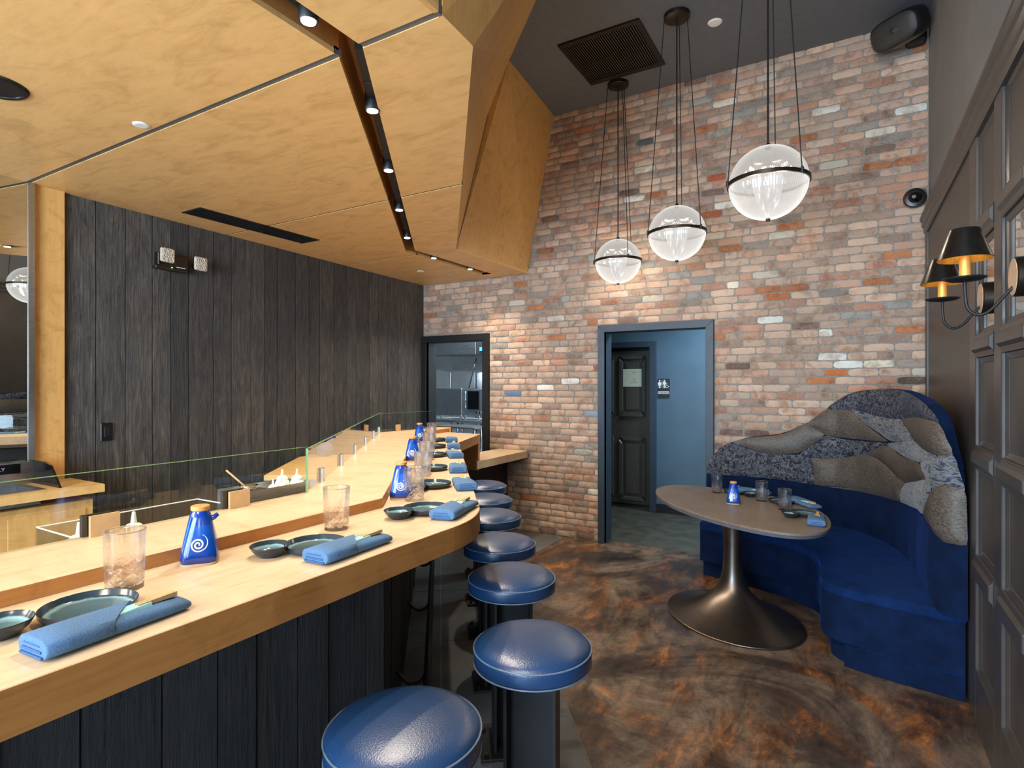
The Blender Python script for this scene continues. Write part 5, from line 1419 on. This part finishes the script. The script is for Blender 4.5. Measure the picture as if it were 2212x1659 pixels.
spn = tag(MB().tube([(-2.39, 1.66, 1.138), (-2.46, 1.60, 1.225)], [.0035, .0045], 8).build('wooden_spoon', M['stick'], smooth=True), 'wooden spoon handle leaning out of the small bowl', 'spoon')
# second worktop by the charred wall
w2 = empty('maple_worktop', (-3.7, 3.3, 0), label='maple-topped worktop standing against the charred plank wall inside the bar', cat='worktop'); bpy.context.view_layer.update()
poly = [(-3.70, 2.70), (-3.28, 3.03), (-3.98, 3.94), (-4.40, 3.6), (-4.37, 3.25), (-4.21, 3.36)]
poly = [(-3.70, 2.70), (-3.28, 3.03), (-4.02, 3.99), (-4.38, 3.72), (-4.36, 3.55)]
m = MB(); m.prism(poly, .91, .95); kid(m.build('top', M['soffit'], bevel=.002), w2)
cx_ = sum(p[0] for p in poly) / 5; cy_ = sum(p[1] for p in poly) / 5
m = MB(); m.prism([(cx_ + (x - cx_) * .94, cy_ + (y - cy_) * .94) for x, y in poly], .002, .909); kid(m.build('cabinet', M['steel']), w2)
bc = empty('blue_cloth_bundle', (-4.20, 3.72, .95), label='blue cloth bundle on the worktop against the charred wall', cat='cloth')
m = MB(); m.sphere((0, 0, .065), .075, 20, 12, .85, rf=lambda a, z: 1 + .06 * math.sin(a * 5 + z * 30)); m.build('bundle', M['linen'], bc, smooth=True)

# ================================================================== KITCHEN BEYOND THE PASS
KY = 6.6
def ks(x, y=KY): return x * 1.0
def kbox(mb, x0, x1, y0, y1, z0, z1): mb.box(x0, x1, y0, y1, z0, z1)
hd = empty('extractor_hood', (-4.8, 6.55, 2.0), label='stainless extractor hood across the top of the kitchen opening', cat='hood'); bpy.context.view_layer.update()
m = MB(); kbox(m, -5.4, -4.265, 6.3, 6.6, 2.015, 2.45); kid(m.build('front_box', M['steel'], bevel=.004), hd)
m = MB(); m.hull8([(-5.4, 6.32, 2.012), (-3.9, 6.32, 1.97), (-3.9, 7.5, 1.80), (-5.6, 7.5, 1.80)], [(-5.4, 6.32, 2.016), (-3.9, 6.32, 1.99), (-3.9, 7.5, 1.82), (-5.6, 7.5, 1.82)]); kid(m.build('canopy_edge', M['steel']), hd)
cb = empty('control_box', (-4.2, 6.35, 2.1), label='black control box with a small lit blue screen above the oven', cat='control box'); bpy.context.view_layer.update()
m = MB(); kbox(m, -4.262, -4.0, 6.3, 6.5, 2.02, 2.35); kid(m.build('body', M['black']), cb)
m = MB(); kbox(m, -4.20, -4.145, 6.292, 6.3, 2.055, 2.105); kid(m.build('screen', emit('blue_screen', (.05, .35, 1, 1), 2.2)), cb)
bp_ = empty('kitchen_back_panels', (-5.3, 7.9, 1.4), label='stainless splash panels with pale blue sheen behind the ovens', cat='wall panel'); bpy.context.view_layer.update()
for x0, x1, z0, z1 in ((-6.4, -5.86, .002, 1.86), (-5.83, -5.36, .002, 1.86), (-5.33, -4.6, .002, 1.86)):
    m = MB(); kbox(m, x0, x1, 7.9, 7.93, z0, z1); kid(m.build('panel', M['steel'], bevel=.003), bp_)
m = MB(); m.hull8([(-6.4, 7.85, 1.9), (-4.2, 7.85, 1.9), (-4.2, 8.3, 1.9), (-6.4, 8.3, 1.9)], [(-6.4, 7.0, 2.3), (-4.2, 7.0, 2.3), (-4.2, 8.3, 2.3), (-6.4, 8.3, 2.3)]); kid(m.build('hood_inside', M['steel']), bp_)
ov = empty('stainless_cabinet_oven', (-4.7, 6.4, 1.19), label='square stainless oven with short legs, seen side-on in the kitchen opening', cat='oven'); bpy.context.view_layer.update()
m = MB(); kbox(m, -4.929, -4.494, 6.3, 6.7, 1.19, 1.562); kid(m.build('housing', M['steel'], bevel=.006), ov)
for x in (-4.86, -4.53):
    m = MB(); m.lathe([(.014, 0), (.018, .05)], (x, 6.33, 1.138), 12); kid(m.build('foot', M['chrome']), ov)
o2 = empty('convection_oven', (-4.3, 6.4, 1.19), label='dark glass door convection oven with two knobs beside the stainless one', cat='oven'); bpy.context.view_layer.update()
m = MB(); kbox(m, -4.488, -4.0, 6.3, 6.7, 1.20, 1.552); kid(m.build('housing', plain('grey_steel_housing', (112, 122, 130), .35, .7), bevel=.004), o2)
m = MB(); kbox(m, -4.39, -4.205, 6.285, 6.3, 1.285, 1.525); kid(m.build('glass_door', M['spec_black'], bevel=.003), o2)
m = MB(); m.tube([(-4.405, 6.27, 1.30), (-4.405, 6.27, 1.52)], .006, 8); kid(m.build('handle', M['chrome'], smooth=True), o2)
for x in (-4.236, -4.193):
    m = MB(); m.lathe([(.015, 0), (.013, .02)], n=14); m.xf(Matrix.Translation((x, 6.30, 1.243)) @ Matrix.Rotation(R90, 4, 'X')); kid(m.build('knob', M['chrome']), o2)
for x in (-4.46, -4.235):
    m = MB(); m.lathe([(.014, 0), (.018, .065)], (x, 6.33, 1.138), 12); kid(m.build('foot', M['chrome']), o2)
kt = empty('equipment_stand', (-4.6, 6.4, 0), label='stainless equipment stand carrying the two kitchen ovens', cat='stand'); bpy.context.view_layer.update()
m = MB(); kbox(m, -5.3, -3.95, 6.25, 6.8, 1.10, 1.137); kid(m.build('shelf', M['steel'], bevel=.003), kt)
for x in (-5.2, -4.54, -4.47, -4.16):
    m = MB(); m.tube([(x, 6.28, .002), (x, 6.28, 1.10)], .017, 10); kid(m.build('leg', M['chrome'], smooth=True), kt)
m = MB(); kbox(m, -5.2, -4.0, 6.28, 6.8, .90, .915); kid(m.build('lower_shelf', M['steel']), kt)
pn = tag(MB().lathe([(.001, 0), (.085, 0), (.10, .03), (.096, .03), (.08, .005), (.001, .004)], n=32).build('steel_pan', M['chrome'], smooth=True, loc=(-4.32, 6.42, .916)), 'shallow shiny steel pan on the lower shelf of the oven stand', 'pan')
tl = tag(MB().tube([(-4.36, 6.28, 1.565), (-4.31, 6.4, 2.0)], .008, 8).build('ladle_handle', M['black_gloss'], smooth=True), 'long dark utensil leaning above the convection oven', 'utensil')
m = MB(); m.box(-4.62, -3.98, 5.85, 6.2, 1.06, 1.085); kp = empty('pass_shelf', (-4.3, 6.0, 0), label='stainless pass shelf with tubular edge inside the kitchen opening', cat='shelf'); bpy.context.view_layer.update()
kid(m.build('shelf', M['steel'], bevel=.003), kp)
for x in (-4.6, -4.0):
    m = MB(); m.tube([(x, 5.88, .002), (x, 5.88, 1.06)], .014, 8); kid(m.build('leg', M['chrome'], smooth=True), kp)
